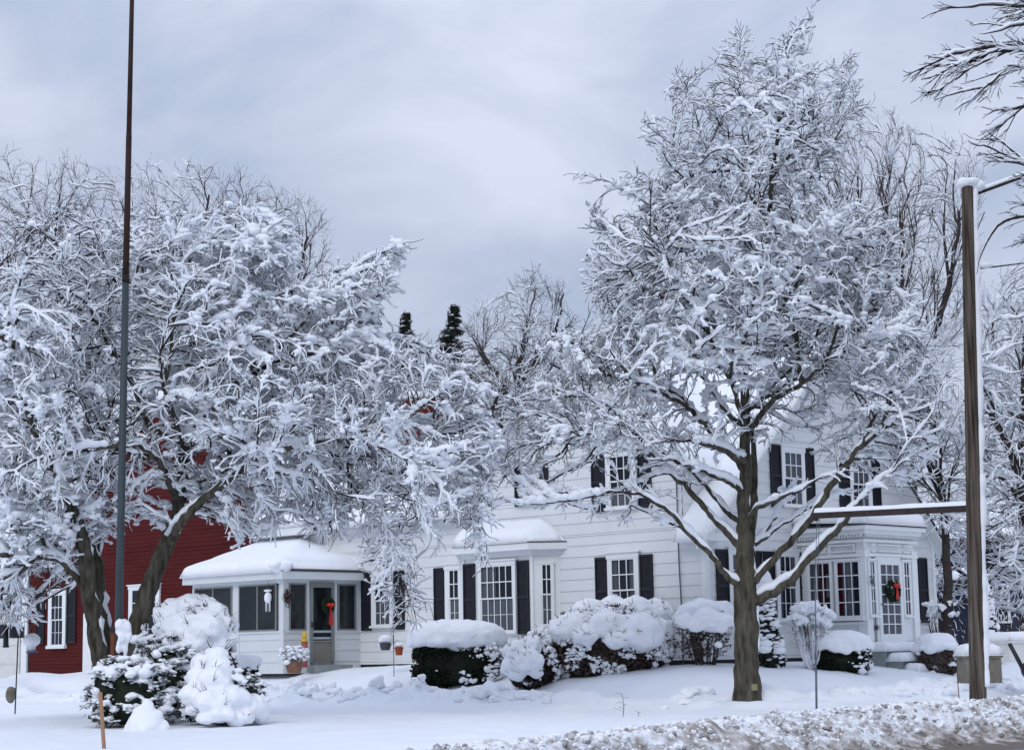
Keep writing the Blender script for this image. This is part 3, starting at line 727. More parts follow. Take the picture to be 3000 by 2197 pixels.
# ---- sunporch with low hip roof
SU0, SU1, SV = 11.91, 15.86, -2.61
FSf = frame_v(SV); FSs = frame_u(SU0)
g = G()
siding(g, FSf, .80, lambda z: SU0, lambda z: SU1, 1.84, .29, .80)
siding(g, FSs, .80, lambda z: SV, lambda z: 0.0, 1.84, .29, .80)
g.box(SU0 + .04, SU1 - .04, SV + .04, 0, .8, 3.2, H)
sp = g.build('sunporch', SUNTR, house)
g = G()
g.box(SU0 - .03, SU1 + .03, SV - .03, SV + .04, 1.84, 1.90, H); g.box(SU0 - .03, SU0 + .04, SV + .04, 0, 1.84, 1.90, H)
g.box(SU0 - .02, SU1 + .02, SV - .02, SV + .04, 3.12, 3.22, H); g.box(SU0 - .02, SU0 + .04, SV + .04, 0, 3.12, 3.22, H)
g.box(SU0 - .22, SU1 + .22, SV - .22, 0, 3.22, 3.42, H)
for a, b in ((SU0 - .03, SU0 + .14), (onv(703, 1700, SV)[0] + .01, onv(683, 1700, SV)[0] - .01), (SU1 - .06, SU1 + .02)): g.box(a, b, SV - .025, SV + .04, .8, 3.12, H)
sv = lambda px: onu(px, 1700, SU0)[0]
for a, b in ((SV - .02, sv(845)), (sv(895), sv(905)), (sv(975), sv(986)), (sv(1041), -.0)): g.box(SU0 - .025, SU0 + .04, a, b, .8 if b - a < .3 and a > SV + .5 and b < -.3 else 1.9, 3.12, H)
g.build('porch_frame', SUNTR, sp, fix=True)
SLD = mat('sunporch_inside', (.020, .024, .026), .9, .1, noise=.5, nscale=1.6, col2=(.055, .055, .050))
def slider(fr, a0, a1, two=True, m=SLD):
    w = G(); mid = (a0 + a1) / 2
    for q0, q1 in (((a0, a0 + .04), (a1 - .04, a1)) + ((( mid - .02, mid + .02),) if two else ())): w.box(q0, q1, .012, .05, 1.90, 3.12, fr)
    w.box(a0, a1, .012, .045, 1.90, 1.94, fr); w.box(a0, a1, .012, .045, 3.08, 3.12, fr)
    o = w.build('window', GREYM, house, fix=True)
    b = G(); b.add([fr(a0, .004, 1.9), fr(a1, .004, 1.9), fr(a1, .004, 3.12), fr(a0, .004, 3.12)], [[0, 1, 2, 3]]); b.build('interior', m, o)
    b = G(); b.add([fr(a0, .03, 1.9), fr(a1, .03, 1.9), fr(a1, .03, 3.12), fr(a0, .03, 3.12)], [[0, 1, 2, 3]]); b.build('pane', GLASS, o)
slider(FSf, onv(683, 1700, SV)[0], onv(573, 1700, SV)[0]); slider(FSf, onv(813, 1700, SV)[0], onv(703, 1700, SV)[0])
slider(FSs, sv(845), sv(895), False); slider(FSs, sv(987), sv(1040), False)
g = G(); a0, a1 = sv(905), sv(975)
g.box(a0, a0 + .09, .01, .07, 1.08, 3.16, FSs); g.box(a1 - .09, a1, .01, .07, 1.08, 3.16, FSs); g.box(a0 + .09, a1 - .09, .01, .07, 3.02, 3.16, FSs); g.box(a0 + .09, a1 - .09, .01, .06, 1.60, 1.64, FSs)
sd_ = g.build('storm_door', GREYM, house, fix=True)
g = G(); g.box(a0 + .09, a1 - .09, .01, .04, 1.10, 1.60, FSs); g.build('kick_panel', BEIGE, sd_, fix=True)
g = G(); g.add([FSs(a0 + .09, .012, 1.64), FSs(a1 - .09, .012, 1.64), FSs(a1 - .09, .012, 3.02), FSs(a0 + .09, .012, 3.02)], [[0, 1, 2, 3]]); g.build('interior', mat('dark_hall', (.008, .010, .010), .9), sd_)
g = G(); g.add([FSs(a0 + .09, .035, 1.64), FSs(a1 - .09, .035, 1.64), FSs(a1 - .09, .035, 3.02), FSs(a0 + .09, .035, 3.02)], [[0, 1, 2, 3]]); g.build('pane', GLASS, sd_)
g = G(); g.box(a0 + .02, a0 + .06, .07, .10, 1.98, 2.12, FSs); g.build('door_handle', BLACKP, sd_, fix=True)
g = G(); g.box(SU0 - .45, SU0 - .0, a0 - .1, a1 + .3, .6, 1.0, H); g.box(SU0 - .02, SU0 + .02, a0, a1, 1.0, 1.08, H); g.build('doorstep', STEPG, house, fix=True)
# house number beside the sunporch door: two black figures
g = G(); t0 = sv(833)
def stroke(g, pts, fr, r=.014): g.tube([fr(a, .035, b) for a, b in pts], r, 5)
tt = t0 - .02
stroke(g, [(tt, 2.64), (tt + .07, 2.64), (tt + .03, 2.52)], FSs); stroke(g, [(tt + .10, 2.62), (tt + .14, 2.64), (tt + .16, 2.60), (tt + .12, 2.57), (tt + .16, 2.55), (tt + .15, 2.50), (tt + .10, 2.50)], FSs)
g.build('house_number', BLACKP, house)
HZ = lambda u, v: 3.43 + np.minimum((v + 2.85) * .31, (u - 11.67) * .34)
g = G()
g.add([H(11.67, -2.85, 3.43), H(16.1, -2.85, 3.43), H(16.1, 0, HZ(16.1, 0)), H(14.25, 0, HZ(14.25, 0)), H(11.67, 0, 3.43)], [[0, 1, 2, 3]], [[0, 3, 4]])
g.build('sunporch_roof', ROOF, sp)
s = G(); snow_field(s, 11.85, 16.12, -2.90, .0, HZ, .27, (.35, .15, .22, 0), seed=30, step=.09, amp=.2)
for k, (x_, y_, r_) in enumerate(((828, 1668, .28), (812, 1660, .2), (845, 1660, .2))):
    t_, z__ = onu(x_, y_, SU0 - .12); s.blob(H(SU0 - .05, t_, z__ + .05), (r_ * .9, r_ * .8, r_ * .6), k, .2, sub=3)
s.build('sunporch_snow', SNOW, sp, smooth=True)

# ---- low connecting wing between house and barn
g = G(); FW = frame_v(-.15)
siding(g, FW, .9, lambda z: 13.31, lambda z: 15.7, 4.55, CS, Z0C)
g.box(13.3, 15.65, -.1, 4, .9, 4.6, H)
g.box(13.25, 15.9, -.55, -.15, 4.55, 4.62, H); g.box(13.25, 15.9, -.60, -.52, 4.55, 4.78, H)
wg = g.build('connecting_wing', WSIDE, house)
F4 = lambda u, v: 4.80 + .55 * np.minimum(v + .6, 5 - v)
g = G(); deck(g, [H(13.25, -.6, 4.80), H(15.95, -.6, 4.80), H(15.95, 2.2, F4(0, 2.2)), H(13.25, 2.2, F4(0, 2.2))]); deck(g, [H(13.25, 5, 4.80), H(15.95, 5, 4.80), H(15.95, 2.2, F4(0, 2.2)), H(13.25, 2.2, F4(0, 2.2))]); g.build('wing_roof', ROOF, wg, fix=True)
s = G(); snow_field(s, 13.25, 15.98, -.63, 5, F4, .26, (.0, .18, .2, .2), seed=33); s.build('wing_snow', SNOW, wg, smooth=True)

# ================================================================== RED BARN
barn = thing('red_barn', 'red clapboard barn with snowy gable roof beside the white house', 'barn', H(22, 1, 0))
BV = .75; FBn = frame_v(BV); bl, br, bap = 14.4, 29.95, 22.2
g = G(); R_ = lambda z: 4.65 if z < 4.65 else z
siding(g, FBn, .5, lambda z: bl, lambda z: br, 4.6, .125, .5, .016)
siding(g, FBn, 4.6, lambda z: bap - (9.38 - z) / .62, lambda z: bap + (9.38 - z) / .62, 9.3, .125, .5, .016)
g.add([H(bl, BV, .5), H(bl, 12, .5), H(bl, 12, 4.6), H(bl, BV, 4.6)], [[0, 1, 2, 3]]); g.add([H(br, BV, .5), H(br, 12, .5), H(br, 12, 4.6), H(br, BV, 4.6)], [[0, 1, 2, 3]])
g.build('wall', RED, barn)
g = G(); rake(g, FBn, bl - .3, 9.42 - .62 * (bap - bl + .3), bap, 9.42, .16); rake(g, FBn, bap, 9.42, br + .3, 9.42 - .62 * (br + .3 - bap), .16)
u1_, u2_ = onv(263, 1800, BV)[0], onv(246, 1800, BV)[0]
g.box(onv(274, 1800, BV)[0], onv(248, 1800, BV)[0], BV - .05, BV, .4, 2.75, H)
g.box(onv(84, 1800, BV)[0], onv(68, 1800, BV)[0] , BV - .06, BV, .4, 4.4, H)
g.build('trim_board', WTRIM, barn, fix=True)
F5 = lambda u, v: 9.42 - .62 * np.abs(u - bap)
g = G(); deck(g, [H(bl - .35, BV - .35, F5(bl - .35, 0)), H(bap, BV - .35, 9.42), H(bap, 12, 9.42), H(bl - .35, 12, F5(bl - .35, 0))]); deck(g, [H(br + .35, BV - .35, F5(br + .35, 0)), H(bap, BV - .35, 9.42), H(bap, 12, 9.42), H(br + .35, 12, F5(br + .35, 0))])
broof = g.build('roof', ROOF, barn, fix=True)
s = G(); snow_field(s, bl - .38, br + .38, BV - .38, 12, F5, .28, seed=40, step=.22); s.build('roof_snow', SNOW, broof, smooth=True)
x = lambda px: onv(px, 1800, BV)[0]
window(barn, FBn, x(192) + .08, x(150) - .08, 1.74, 3.42, 3, 2, trim=.17, head=.15, sill=.10)
shutter(barn, FBn, x(196) - .60, x(196) - .06, 1.80, 3.60, mat('barn_shutter', (.012, .016, .022), .6)); shutter(barn, FBn, x(136) + .06, x(136) + .55, 1.80, 3.60, bpy.data.materials['barn_shutter'])
window(barn, FBn, x(462), x(390), 1.74, 3.42, 3, 2, trim=.17, head=.12, sill=.10)
window(barn, FBn, onv(600, 1400, BV)[0], onv(568, 1400, BV)[0], 5.75, 6.75, 2, 2, trim=.12, head=.08)
window(barn, FBn, x(150) - .4, x(150) + .7 - .4, 5.0 - .6, 5.3, 2, 2, trim=.12, head=.08)

garage = thing('white_garage', 'white garage at the left edge with snow piled against it', 'garage', H(34, 2, 0))
g = G(); FG = frame_v(BV + .1); siding(g, FG, .5, lambda z: br + .3, lambda z: 38.5, 4.2, .28, .5); g.box(br + .35, 38.5, BV + .15, 9, .3, 4.15, H); g.build('wall', WSIDE, garage)
g = G(); g.box(30.6, 33.6, BV - .0, BV + .1, .5, 3.1, H)
for k in range(4): g.box(30.6, 33.6, BV - .02, BV, .5 + k * .65, .53 + k * .65, H)
gd = g.build('garage_door', WHITEP, garage, fix=True)
for k in range(4): G().box(30.8 + k * .7, 31.25 + k * .7, BV - .03, BV - .005, 2.05, 2.5, H).build('pane', DARKIN, gd, fix=True)
g = G(); F6 = lambda u, v: 4.3 + .45 * np.minimum(v, 9.5 - v); deck(g, [H(br + .3, BV - .4, F6(0, BV - .4)), H(38.8, BV - .4, F6(0, BV - .4)), H(38.8, 4.75, F6(0, 4.75)), H(br + .3, 4.75, F6(0, 4.75))]); gr = g.build('roof', ROOF, garage, fix=True)
s = G(); snow_field(s, br + .3, 38.8, BV - .42, 9.0, F6, .27, seed=44, step=.22); s.build('roof_snow', SNOW, gr, smooth=True)

# ================================================================== NEIGHBOUR'S DARK HOUSE
nb = thing('navy_house', 'dark navy house with a snowy low roof behind the branches at the right', 'house', (26, 84, .9))
g = G(); fr = lambda t, o, z: np.array([t, 82 - o, z])
siding(g, fr, .9, lambda z: 18.2, lambda z: 34, 5.3, .2, .9); g.box(18.25, 34, 82.1, 92, .9, 5.3); g.build('wall', NAVY, nb)
g = G(); g.box(17.6, 34.5, 81.2, 81.5, 5.25, 5.75); g.box(17.6, 34.5, 81.5, 82, 5.3, 5.4); deck(g, [(17.6, 81.2, 5.78), (34.5, 81.2, 5.78), (34.5, 87, 7.6), (17.6, 87, 7.6)]); deck(g, [(17.6, 93, 5.78), (34.5, 93, 5.78), (34.5, 87, 7.6), (17.6, 87, 7.6)])
nr = g.build('roof', BARKD, nb, fix=True)
s = G(); wf = lambda a, b, c: np.array([a, b, c])
snow_field(s, 17.6, 34.5, 81.2, 93, lambda u, v: 7.62 - .31 * np.abs(v - 87), .3, seed=50, step=.35, fr=wf); s.build('roof_snow', SNOW, nr, smooth=True)
for a in (20.6, 24.2, 28.5): window(nb, fr, a, a + .9, 2.2, 3.8, 2, 2, trim=.08, head=.06)
g = G(); g.box(17.0, 20.2, 78.6, 81.9, 3.75, 3.95); g.box(17.1, 17.2, 78.7, 78.8, .9, 3.75); g.box(20.0, 20.1, 78.7, 78.8, .9, 3.75); pr = g.build('porch', BARKD, nb, fix=True)
s = G(); snow_field(s, 16.9, 20.3, 78.5, 81.9, lambda u, v: 3.96 + .05 * (v - 78.5), .45, (.3,) * 4, seed=51, fr=wf, step=.15); s.build('porch_snow', SNOW, pr, smooth=True)

# ================================================================== TREES
def in_poly(x, y, poly):
    x = np.asarray(x); y = np.asarray(y); r = np.zeros(x.shape, bool); n = len(poly)
    for i in range(n):
        x0, y0 = poly[i]; x1, y1 = poly[(i + 1) % n]
        c = ((y0 > y) != (y1 > y)) & (x < (x1 - x0) * (y - y0) / ((y1 - y0) + 1e-12) + x0); r ^= c
    return r
def poly_dist(x, y, poly):
    b = np.full(x.shape, 1e9); n = len(poly)
    for i in range(n):
        ax, ay = poly[i]; bx, by = poly[(i + 1) % n]; dx, dy = bx - ax, by - ay
        t = np.clip(((x - ax) * dx + (y - ay) * dy) / (dx * dx + dy * dy + 1e-9), 0, 1)
        b = np.minimum(b, np.hypot(x - ax - t * dx, y - ay - t * dy))
    return b
def crown_points(poly, Z, n, depth, seed=0, dens=None, edge=30):
    """points filling the crown volume: outline as seen from the street, real depth across it"""
    rg = np.random.RandomState(seed); xs = [p[0] for p in poly]; ys = [p[1] for p in poly]; out = []
    while len(out) < n:
        x = rg.uniform(min(xs), max(xs), 4000); y = rg.uniform(min(ys), max(ys), 4000)
        k = in_poly(x, y, poly)
        if dens is not None: k &= rg.rand(4000) < dens(x, y)
        x, y = x[k], y[k]; d = poly_dist(x, y, poly) * mpp(Z)
        h = np.minimum(depth, .35 + d * 1.25); dz = rg.uniform(-1, 1, len(x)) * h
        for a, b, c in zip(x, y, dz): out.append(P(a, b, Z + c))
    return np.array(out[:n])
class Skel:
    def __init__(s): s.p = []; s.par = []; s.r0 = []; s.tr = []
    def add(s, p, par, r0=0.0, tr=False): s.p.append(np.asarray(p, float)); s.par.append(par); s.r0.append(r0); s.tr.append(tr); return len(s.p) - 1
    def trace(s, pts, rad, step=.16, root=False, wig=.015, rg=random):
        """polyline limb; hooks on to the nearest node already there unless it is a root"""
        pts = [np.asarray(q, float) for q in pts]
        par = -1
        if not root and s.p:
            A = np.array(s.p); par = int(np.argmin(((A - pts[0]) ** 2).sum(1)))
            pts[0] = A[par]
        L_ = np.r_[0, np.cumsum([np.linalg.norm(b - a) for a, b in zip(pts[:-1], pts[1:])])]
        n = max(2, int(L_[-1] / step)); t = np.linspace(0, L_[-1], n + 1)
        A = np.array(pts); X = np.stack([np.interp(t, L_, A[:, k]) for k in range(3)], 1)
        # soften the corners
        for _ in range(3): X[1:-1] = (X[:-2] + 2 * X[1:-1] + X[2:]) / 4
        R = np.interp(t, np.linspace(0, L_[-1], len(rad)), rad)
        last = par
        for k in range(0 if par < 0 else 1, n + 1):
            j = 0 if k == 0 else wig
            last = s.add(X[k] + np.array([rg.gauss(0, j), rg.gauss(0, j), rg.gauss(0, j)]), last, R[k], True)
        return last
def colonize(s, att, di=1.2, dk=.22, step=.14, bias=(0, 0, .1), iters=140, maxn=16000, seed=0, wander=.12, inertia=.5, center=None, outw=.0):
    rg = np.random.RandomState(seed)
    P_ = list(s.p); bias = np.array(bias); DR = []
    for i in range(len(P_)):
        d = P_[i] - P_[s.par[i]] if s.par[i] >= 0 else np.array([0, 0, 1.]); DR.append(d / (np.linalg.norm(d) + 1e-9))
    ntr = len(P_)
    A = att.copy(); NP = np.array(P_)
    best = np.full(len(A), 1e9); bi = np.zeros(len(A), int)
    def upd(i0):
        nonlocal best, bi
        Nn = np.array(P_[i0:])
        for c in range(0, len(Nn), 400):
            D = ((A[:, None, :] - Nn[None, c:c + 400]) ** 2).sum(2); j = D.argmin(1); d = np.sqrt(D[np.arange(len(A)), j]); m = d < best
            best = np.where(m, d, best); bi = np.where(m, j + i0 + c, bi)
    upd(0)
    cnt = {}
    for it in range(iters):
        alive = best > dk; A, best, bi = A[alive], best[alive], bi[alive]
        if len(A) == 0 or len(P_) > maxn: break
        m = best < di
        if not m.any():
            di *= 1.5; continue
        d = A[m] - np.array(P_)[bi[m]]; d /= np.linalg.norm(d, axis=1)[:, None] + 1e-9
        S = {}
        acc = np.zeros((len(P_), 3)); np.add.at(acc, bi[m], d); c = np.unique(bi[m])
        i0 = len(P_)
        for k in c:
            if cnt.get(k, 0) >= 3: best[bi == k] = np.where(best[bi == k] < 1e8, 0, 0); continue
            v = acc[k]; v = v / (np.linalg.norm(v) + 1e-9) + bias + rg.normal(0, wander, 3) + DR[k] * (inertia if k >= ntr else inertia * .5)
            if center is not None:
                o = P_[k] - center; v = v + o / (np.linalg.norm(o) + 1e-9) * outw
            v /= np.linalg.norm(v) + 1e-9; DR.append(v)
            p = P_[k] + v * step * rg.uniform(.8, 1.2); s.add(p, int(k)); P_.append(p); cnt[k] = cnt.get(k, 0) + 1
        if len(P_) == i0: break
        upd(i0)
    return s
def mask_keep(poly):
    xs = [a for a, b in poly]; ys = [b for a, b in poly]; x0, y0 = min(xs), min(ys); st = 4.0
    gx, gy = np.meshgrid(np.arange(x0, max(xs) + st, st), np.arange(y0, max(ys) + st, st)); m = in_poly(gx, gy, poly)
    def keep(p):
        d = p - EYE; z = d @ cF; i = int((((1500 + FPX * (d @ cR) / z) / K) - x0) / st); j = int((((1098.5 - FPX * (d @ cU) / z) / K) - y0) / st)
        return 0 <= j < m.shape[0] and 0 <= i < m.shape[1] and bool(m[j, i])
    return keep
def shoots(s, ids, seed=0, L=(.8, 1.8), prob=.3, ang=.75, bias=(0, 0, .2), step=.11, levels=2, keep=None, curve=.05, fwd=.75, shrink=.48, fill=None):
    """straight side shoots that leave the limb at an angle, themselves forking again"""
    rg = np.random.RandomState(seed); new = []; bias = np.array(bias, float)
    for i in ids:
        if s.par[i] < 0 or rg.rand() > prob: continue
        d = s.p[i] - s.p[s.par[i]]; d /= np.linalg.norm(d) + 1e-9; v = rg.normal(size=3); v -= d * (v @ d); v /= np.linalg.norm(v) + 1e-9
        w = d * fwd + v * ang + bias; w /= np.linalg.norm(w); p = s.p[i]; last = i
        for k in range(max(2, int(rg.uniform(*L) / step))):
            p = p + w * step
            if keep is not None and not keep(p): break
            last = s.add(p, last); new.append(last); w = w + rg.normal(0, curve, 3) + bias * .07; w /= np.linalg.norm(w)
    if levels > 1: shoots(s, new, seed + 1, (L[0] * shrink, L[1] * shrink), prob, ang, bias, step, levels - 1, keep, curve, fwd, shrink)
    return s
def twigs(s, prob=.7, ln=(.12, .35), up=.25, seed=0, maxr=.03, seg=2, droop=0.0, rad=None, r=.0045, out=None, along=.8):
    rg = np.random.RandomState(seed); n0 = len(s.p)
    for i in range(n0):
        if rad is not None and rad[i] > maxr: continue
        if s.par[i] < 0: continue
        k = rg.rand() < prob
        for _ in range((1 + (rg.rand() < prob * .5)) if k else 0):
            d = s.p[i] - s.p[s.par[i]]; d /= np.linalg.norm(d) + 1e-9
            v = rg.normal(size=3); v -= d * (v @ d) ; v /= np.linalg.norm(v) + 1e-9
            v = v * .9 + d * along + np.array([0, 0, up]); v /= np.linalg.norm(v)
            L_ = rg.uniform(*ln); p = s.p[i]; last = i
            for q in range(seg):
                p = p + v * L_ / seg; last = s.add(p, last); v = v + rg.normal(0, .22, 3) + np.array([0, 0, -droop]); v /= np.linalg.norm(v)
    return s
def radii(s, rtip=.005, e=2.5):
    n = len(s.p); acc = np.zeros(n); par = s.par
    for i in range(n - 1, -1, -1):
        if acc[i] == 0: acc[i] = rtip ** e
        if par[i] >= 0: acc[par[i]] += acc[i] if not s.tr[i] or s.tr[par[i]] is False else acc[i] * .3
    r = acc ** (1 / e); r0 = np.array(s.r0); r = np.where(np.array(s.tr), np.where(r0 > 0, np.maximum(r0, np.minimum(r, r0 * 1.15)), r), r)
    for i in range(n):
        if par[i] >= 0: r[i] = min(r[i], r[par[i]])
    return r
def skin(s, r, n=4, sel=None, offs=None, rr=None):
    """one ring per node, frusta to the parent; side shoots get a ring of their own at the fork"""
    Pn = np.array(s.p); par = np.array(s.par); N_ = len(Pn)
    rr = r if rr is None else rr; offs = np.zeros((N_, 3)) if offs is None else offs
    main = np.full(N_, -1); mr = np.zeros(N_)
    for i in range(N_):
        p = par[i]
        if p >= 0 and r[i] > mr[p]: mr[p] = r[i]; main[p] = i
    T = np.zeros((N_, 3)); ok = par >= 0
    T[ok] = Pn[ok] - Pn[par[ok]]; T[~ok] = (0, 0, 1)
    hm = main >= 0; T2 = np.zeros((N_, 3)); T2[hm] = Pn[main[hm]] - Pn[hm]
    nn = lambda a: a / (np.linalg.norm(a, axis=1)[:, None] + 1e-9)
    T = nn(nn(T) + nn(T2) * hm[:, None])
    def ring(c, t, rad):
        a = np.cross(t, np.array([.31, .92, .13])); a = nn(a); b = np.cross(t, a); th = np.arange(n) * 2 * math.pi / n
        return c[:, None] + rad[:, None, None] * (a[:, None] * np.cos(th)[None, :, None] + b[:, None] * np.sin(th)[None, :, None])
    R1 = ring(Pn + offs, T, rr).reshape(-1, 3)
    idx = np.where(ok if sel is None else ok & sel)[0]
    ismain = main[par[idx]] == idx
    side = idx[~ismain]
    R2 = ring(Pn[par[side]] + offs[side], nn(Pn[side] - Pn[par[side]]), np.minimum(rr[side] * 1.15, np.maximum(rr[par[side]], rr[side] * .9))).reshape(-1, 3)
    base = np.empty(len(idx), int); base[ismain] = par[idx[ismain]] * n; base[~ismain] = N_ * n + np.arange(len(side)) * n
    j = np.arange(n)[None]; j2 = (j + 1) % n; a = base[:, None]; b = (idx * n)[:, None]
    q = np.stack([a + j, a + j2, b + j2, b + j], -1).reshape(-1, 4)
    V = np.vstack([R1, R2]); u, inv = np.unique(q, return_inverse=True)
    return V[u], inv.reshape(-1, 4)
def snow_on(s, r, S=.05, c0=.30, seed=0, fr=1.9, tip=.5, thick=.55, steep=.25, cap=.13, top=None, zone=.5, twc=.10):
    Pn = np.array(s.p); par = np.array(s.par); T = np.zeros_like(Pn); ok = par >= 0
    T[ok] = Pn[ok] - Pn[par[ok]]; T /= np.linalg.norm(T, axis=1)[:, None] + 1e-9; T[~ok] = (0, 0, 1)
    h = np.sqrt(np.clip(1 - T[:, 2] ** 2, 0, 1))
    cl = .55 * fbm(Pn * fr, seed, 2) + .45 * vnoise(Pn * fr * 4.1, seed + 9)
    zn = 1 + zone * 2 * (fbm(Pn * .55, seed + 31, 2) - .5) * 1.6
    c1 = c0 + twc * (r < .0075)
    g = np.clip((cl - c1) / (.60 - c0), 0, 1.3) * zn
    rs = (S * np.clip((r / .011) ** .7, tip, 1.5) + thick * np.clip(r - .02, 0, .2)) * (steep + (1 - steep) * h ** 1.3) * g
    if top is not None: rs = rs * top(Pn)
    ch_ = np.zeros(len(Pn)); np.add.at(ch_, par[ok], rs[ok]); cn = np.zeros(len(Pn)); np.add.at(cn, par[ok], 1); pv_ = np.where(ok, rs[par], rs)
    rs = .5 * rs + .25 * pv_ + .25 * np.where(cn > 0, ch_ / np.maximum(cn, 1), rs * .6)
    rs = np.minimum(rs, cap)
    off = np.zeros_like(Pn); off[:, 2] = (r * 1.0 + rs * .80) * (.35 + .65 * h)
    return rs, off
def make_tree(name, label, s, rtip=.005, e=2.5, bark=BARK, twig=TWIG, group=None, snow=None, cut=.03, cat='tree', plaster=None, lumps=0, seed=0, ns=5, tw=None, snowmat=None, hang=0, tn=3):
    base = s.p[0]
    root = thing(name, label, cat, base, group)
    if tw:
        rad = radii(s, rtip, e); twigs(s, rad=rad, **tw)
    r = radii(s, rtip, e)
    big = r > cut
    g = G(); v, q = skin(s, r, 16, sel=big)
    if len(q):
        dv = (fbm(v * [14, 14, 5], 3, 2) - .5)[:, None] * .03
        g.add(v + dv, q); g.build('trunk', bark, root, smooth=True)
    g = G(); v, q = skin(s, r, tn, sel=~big); g.add(v, q); g.build('branches', twig, root, smooth=True)
    if snow is not None:
        rs, off = snow_on(s, r, seed=seed, **snow)
        par = np.array(s.par)
        keep = np.maximum(rs, np.where(par >= 0, rs[par], 0)) > .006
        g = G(); v, q = skin(s, r, ns, sel=keep, offs=off, rr=np.maximum(rs, .002))
        g.add(v + (vnoise(v * 11, 3) - .5)[:, None] * .02, q)
        rg = np.random.RandomState(seed + 5)
        if lumps:
            w = (r < .035) & (rs > .014); ids = np.where(w)[0]; cl_ = fbm(np.array(s.p)[ids] * 1.1, seed + 71, 2); ids = ids[rg.rand(len(ids)) < lumps * np.clip((cl_ - .30) * 4, 0, 1.8)]
            rad = np.clip(rs[ids] * rg.uniform(1.2, 2.3, len(ids)), .024, .095); C = np.array(s.p)[ids] + off[ids] + rg.normal(0, .01, (len(ids), 3)); C[:, 2] += rad * .15
            RR = np.stack([rad * rg.uniform(.9, 1.5, len(ids)), rad * rg.uniform(.9, 1.5, len(ids)), rad * rg.uniform(.6, .95, len(ids))], 1)
            g.blobs(C, RR, seed, 2, .12)
        if plaster:
            w = big & (r < plaster[2]) if len(plaster) > 2 else big
            dirv = np.array(plaster[0], float); nz = fbm(np.array(s.p) * 2.3, 77, 2)
            rp = r * plaster[1] * np.clip((nz - .25) * 2.2, 0, 1)
            v, q = skin(s, r, 6, sel=w, offs=dirv[None] * (r * .72)[:, None], rr=np.maximum(rp, .002)); g.add(v + (vnoise(v * 14, 4) - .5)[:, None] * .03, q)
        g.build('snow', snowmat or SNOWT, root, smooth=True)
    return root
def T3(pts, Z, d0=0.0, d1=0.0):
    n = len(pts); return [P(a, b, Z + d0 + (d1 - d0) * i / max(1, n - 1)) for i, (a, b) in enumerate(pts)]
def F2D(pts): return [(a / K, b / K) for a, b in pts]

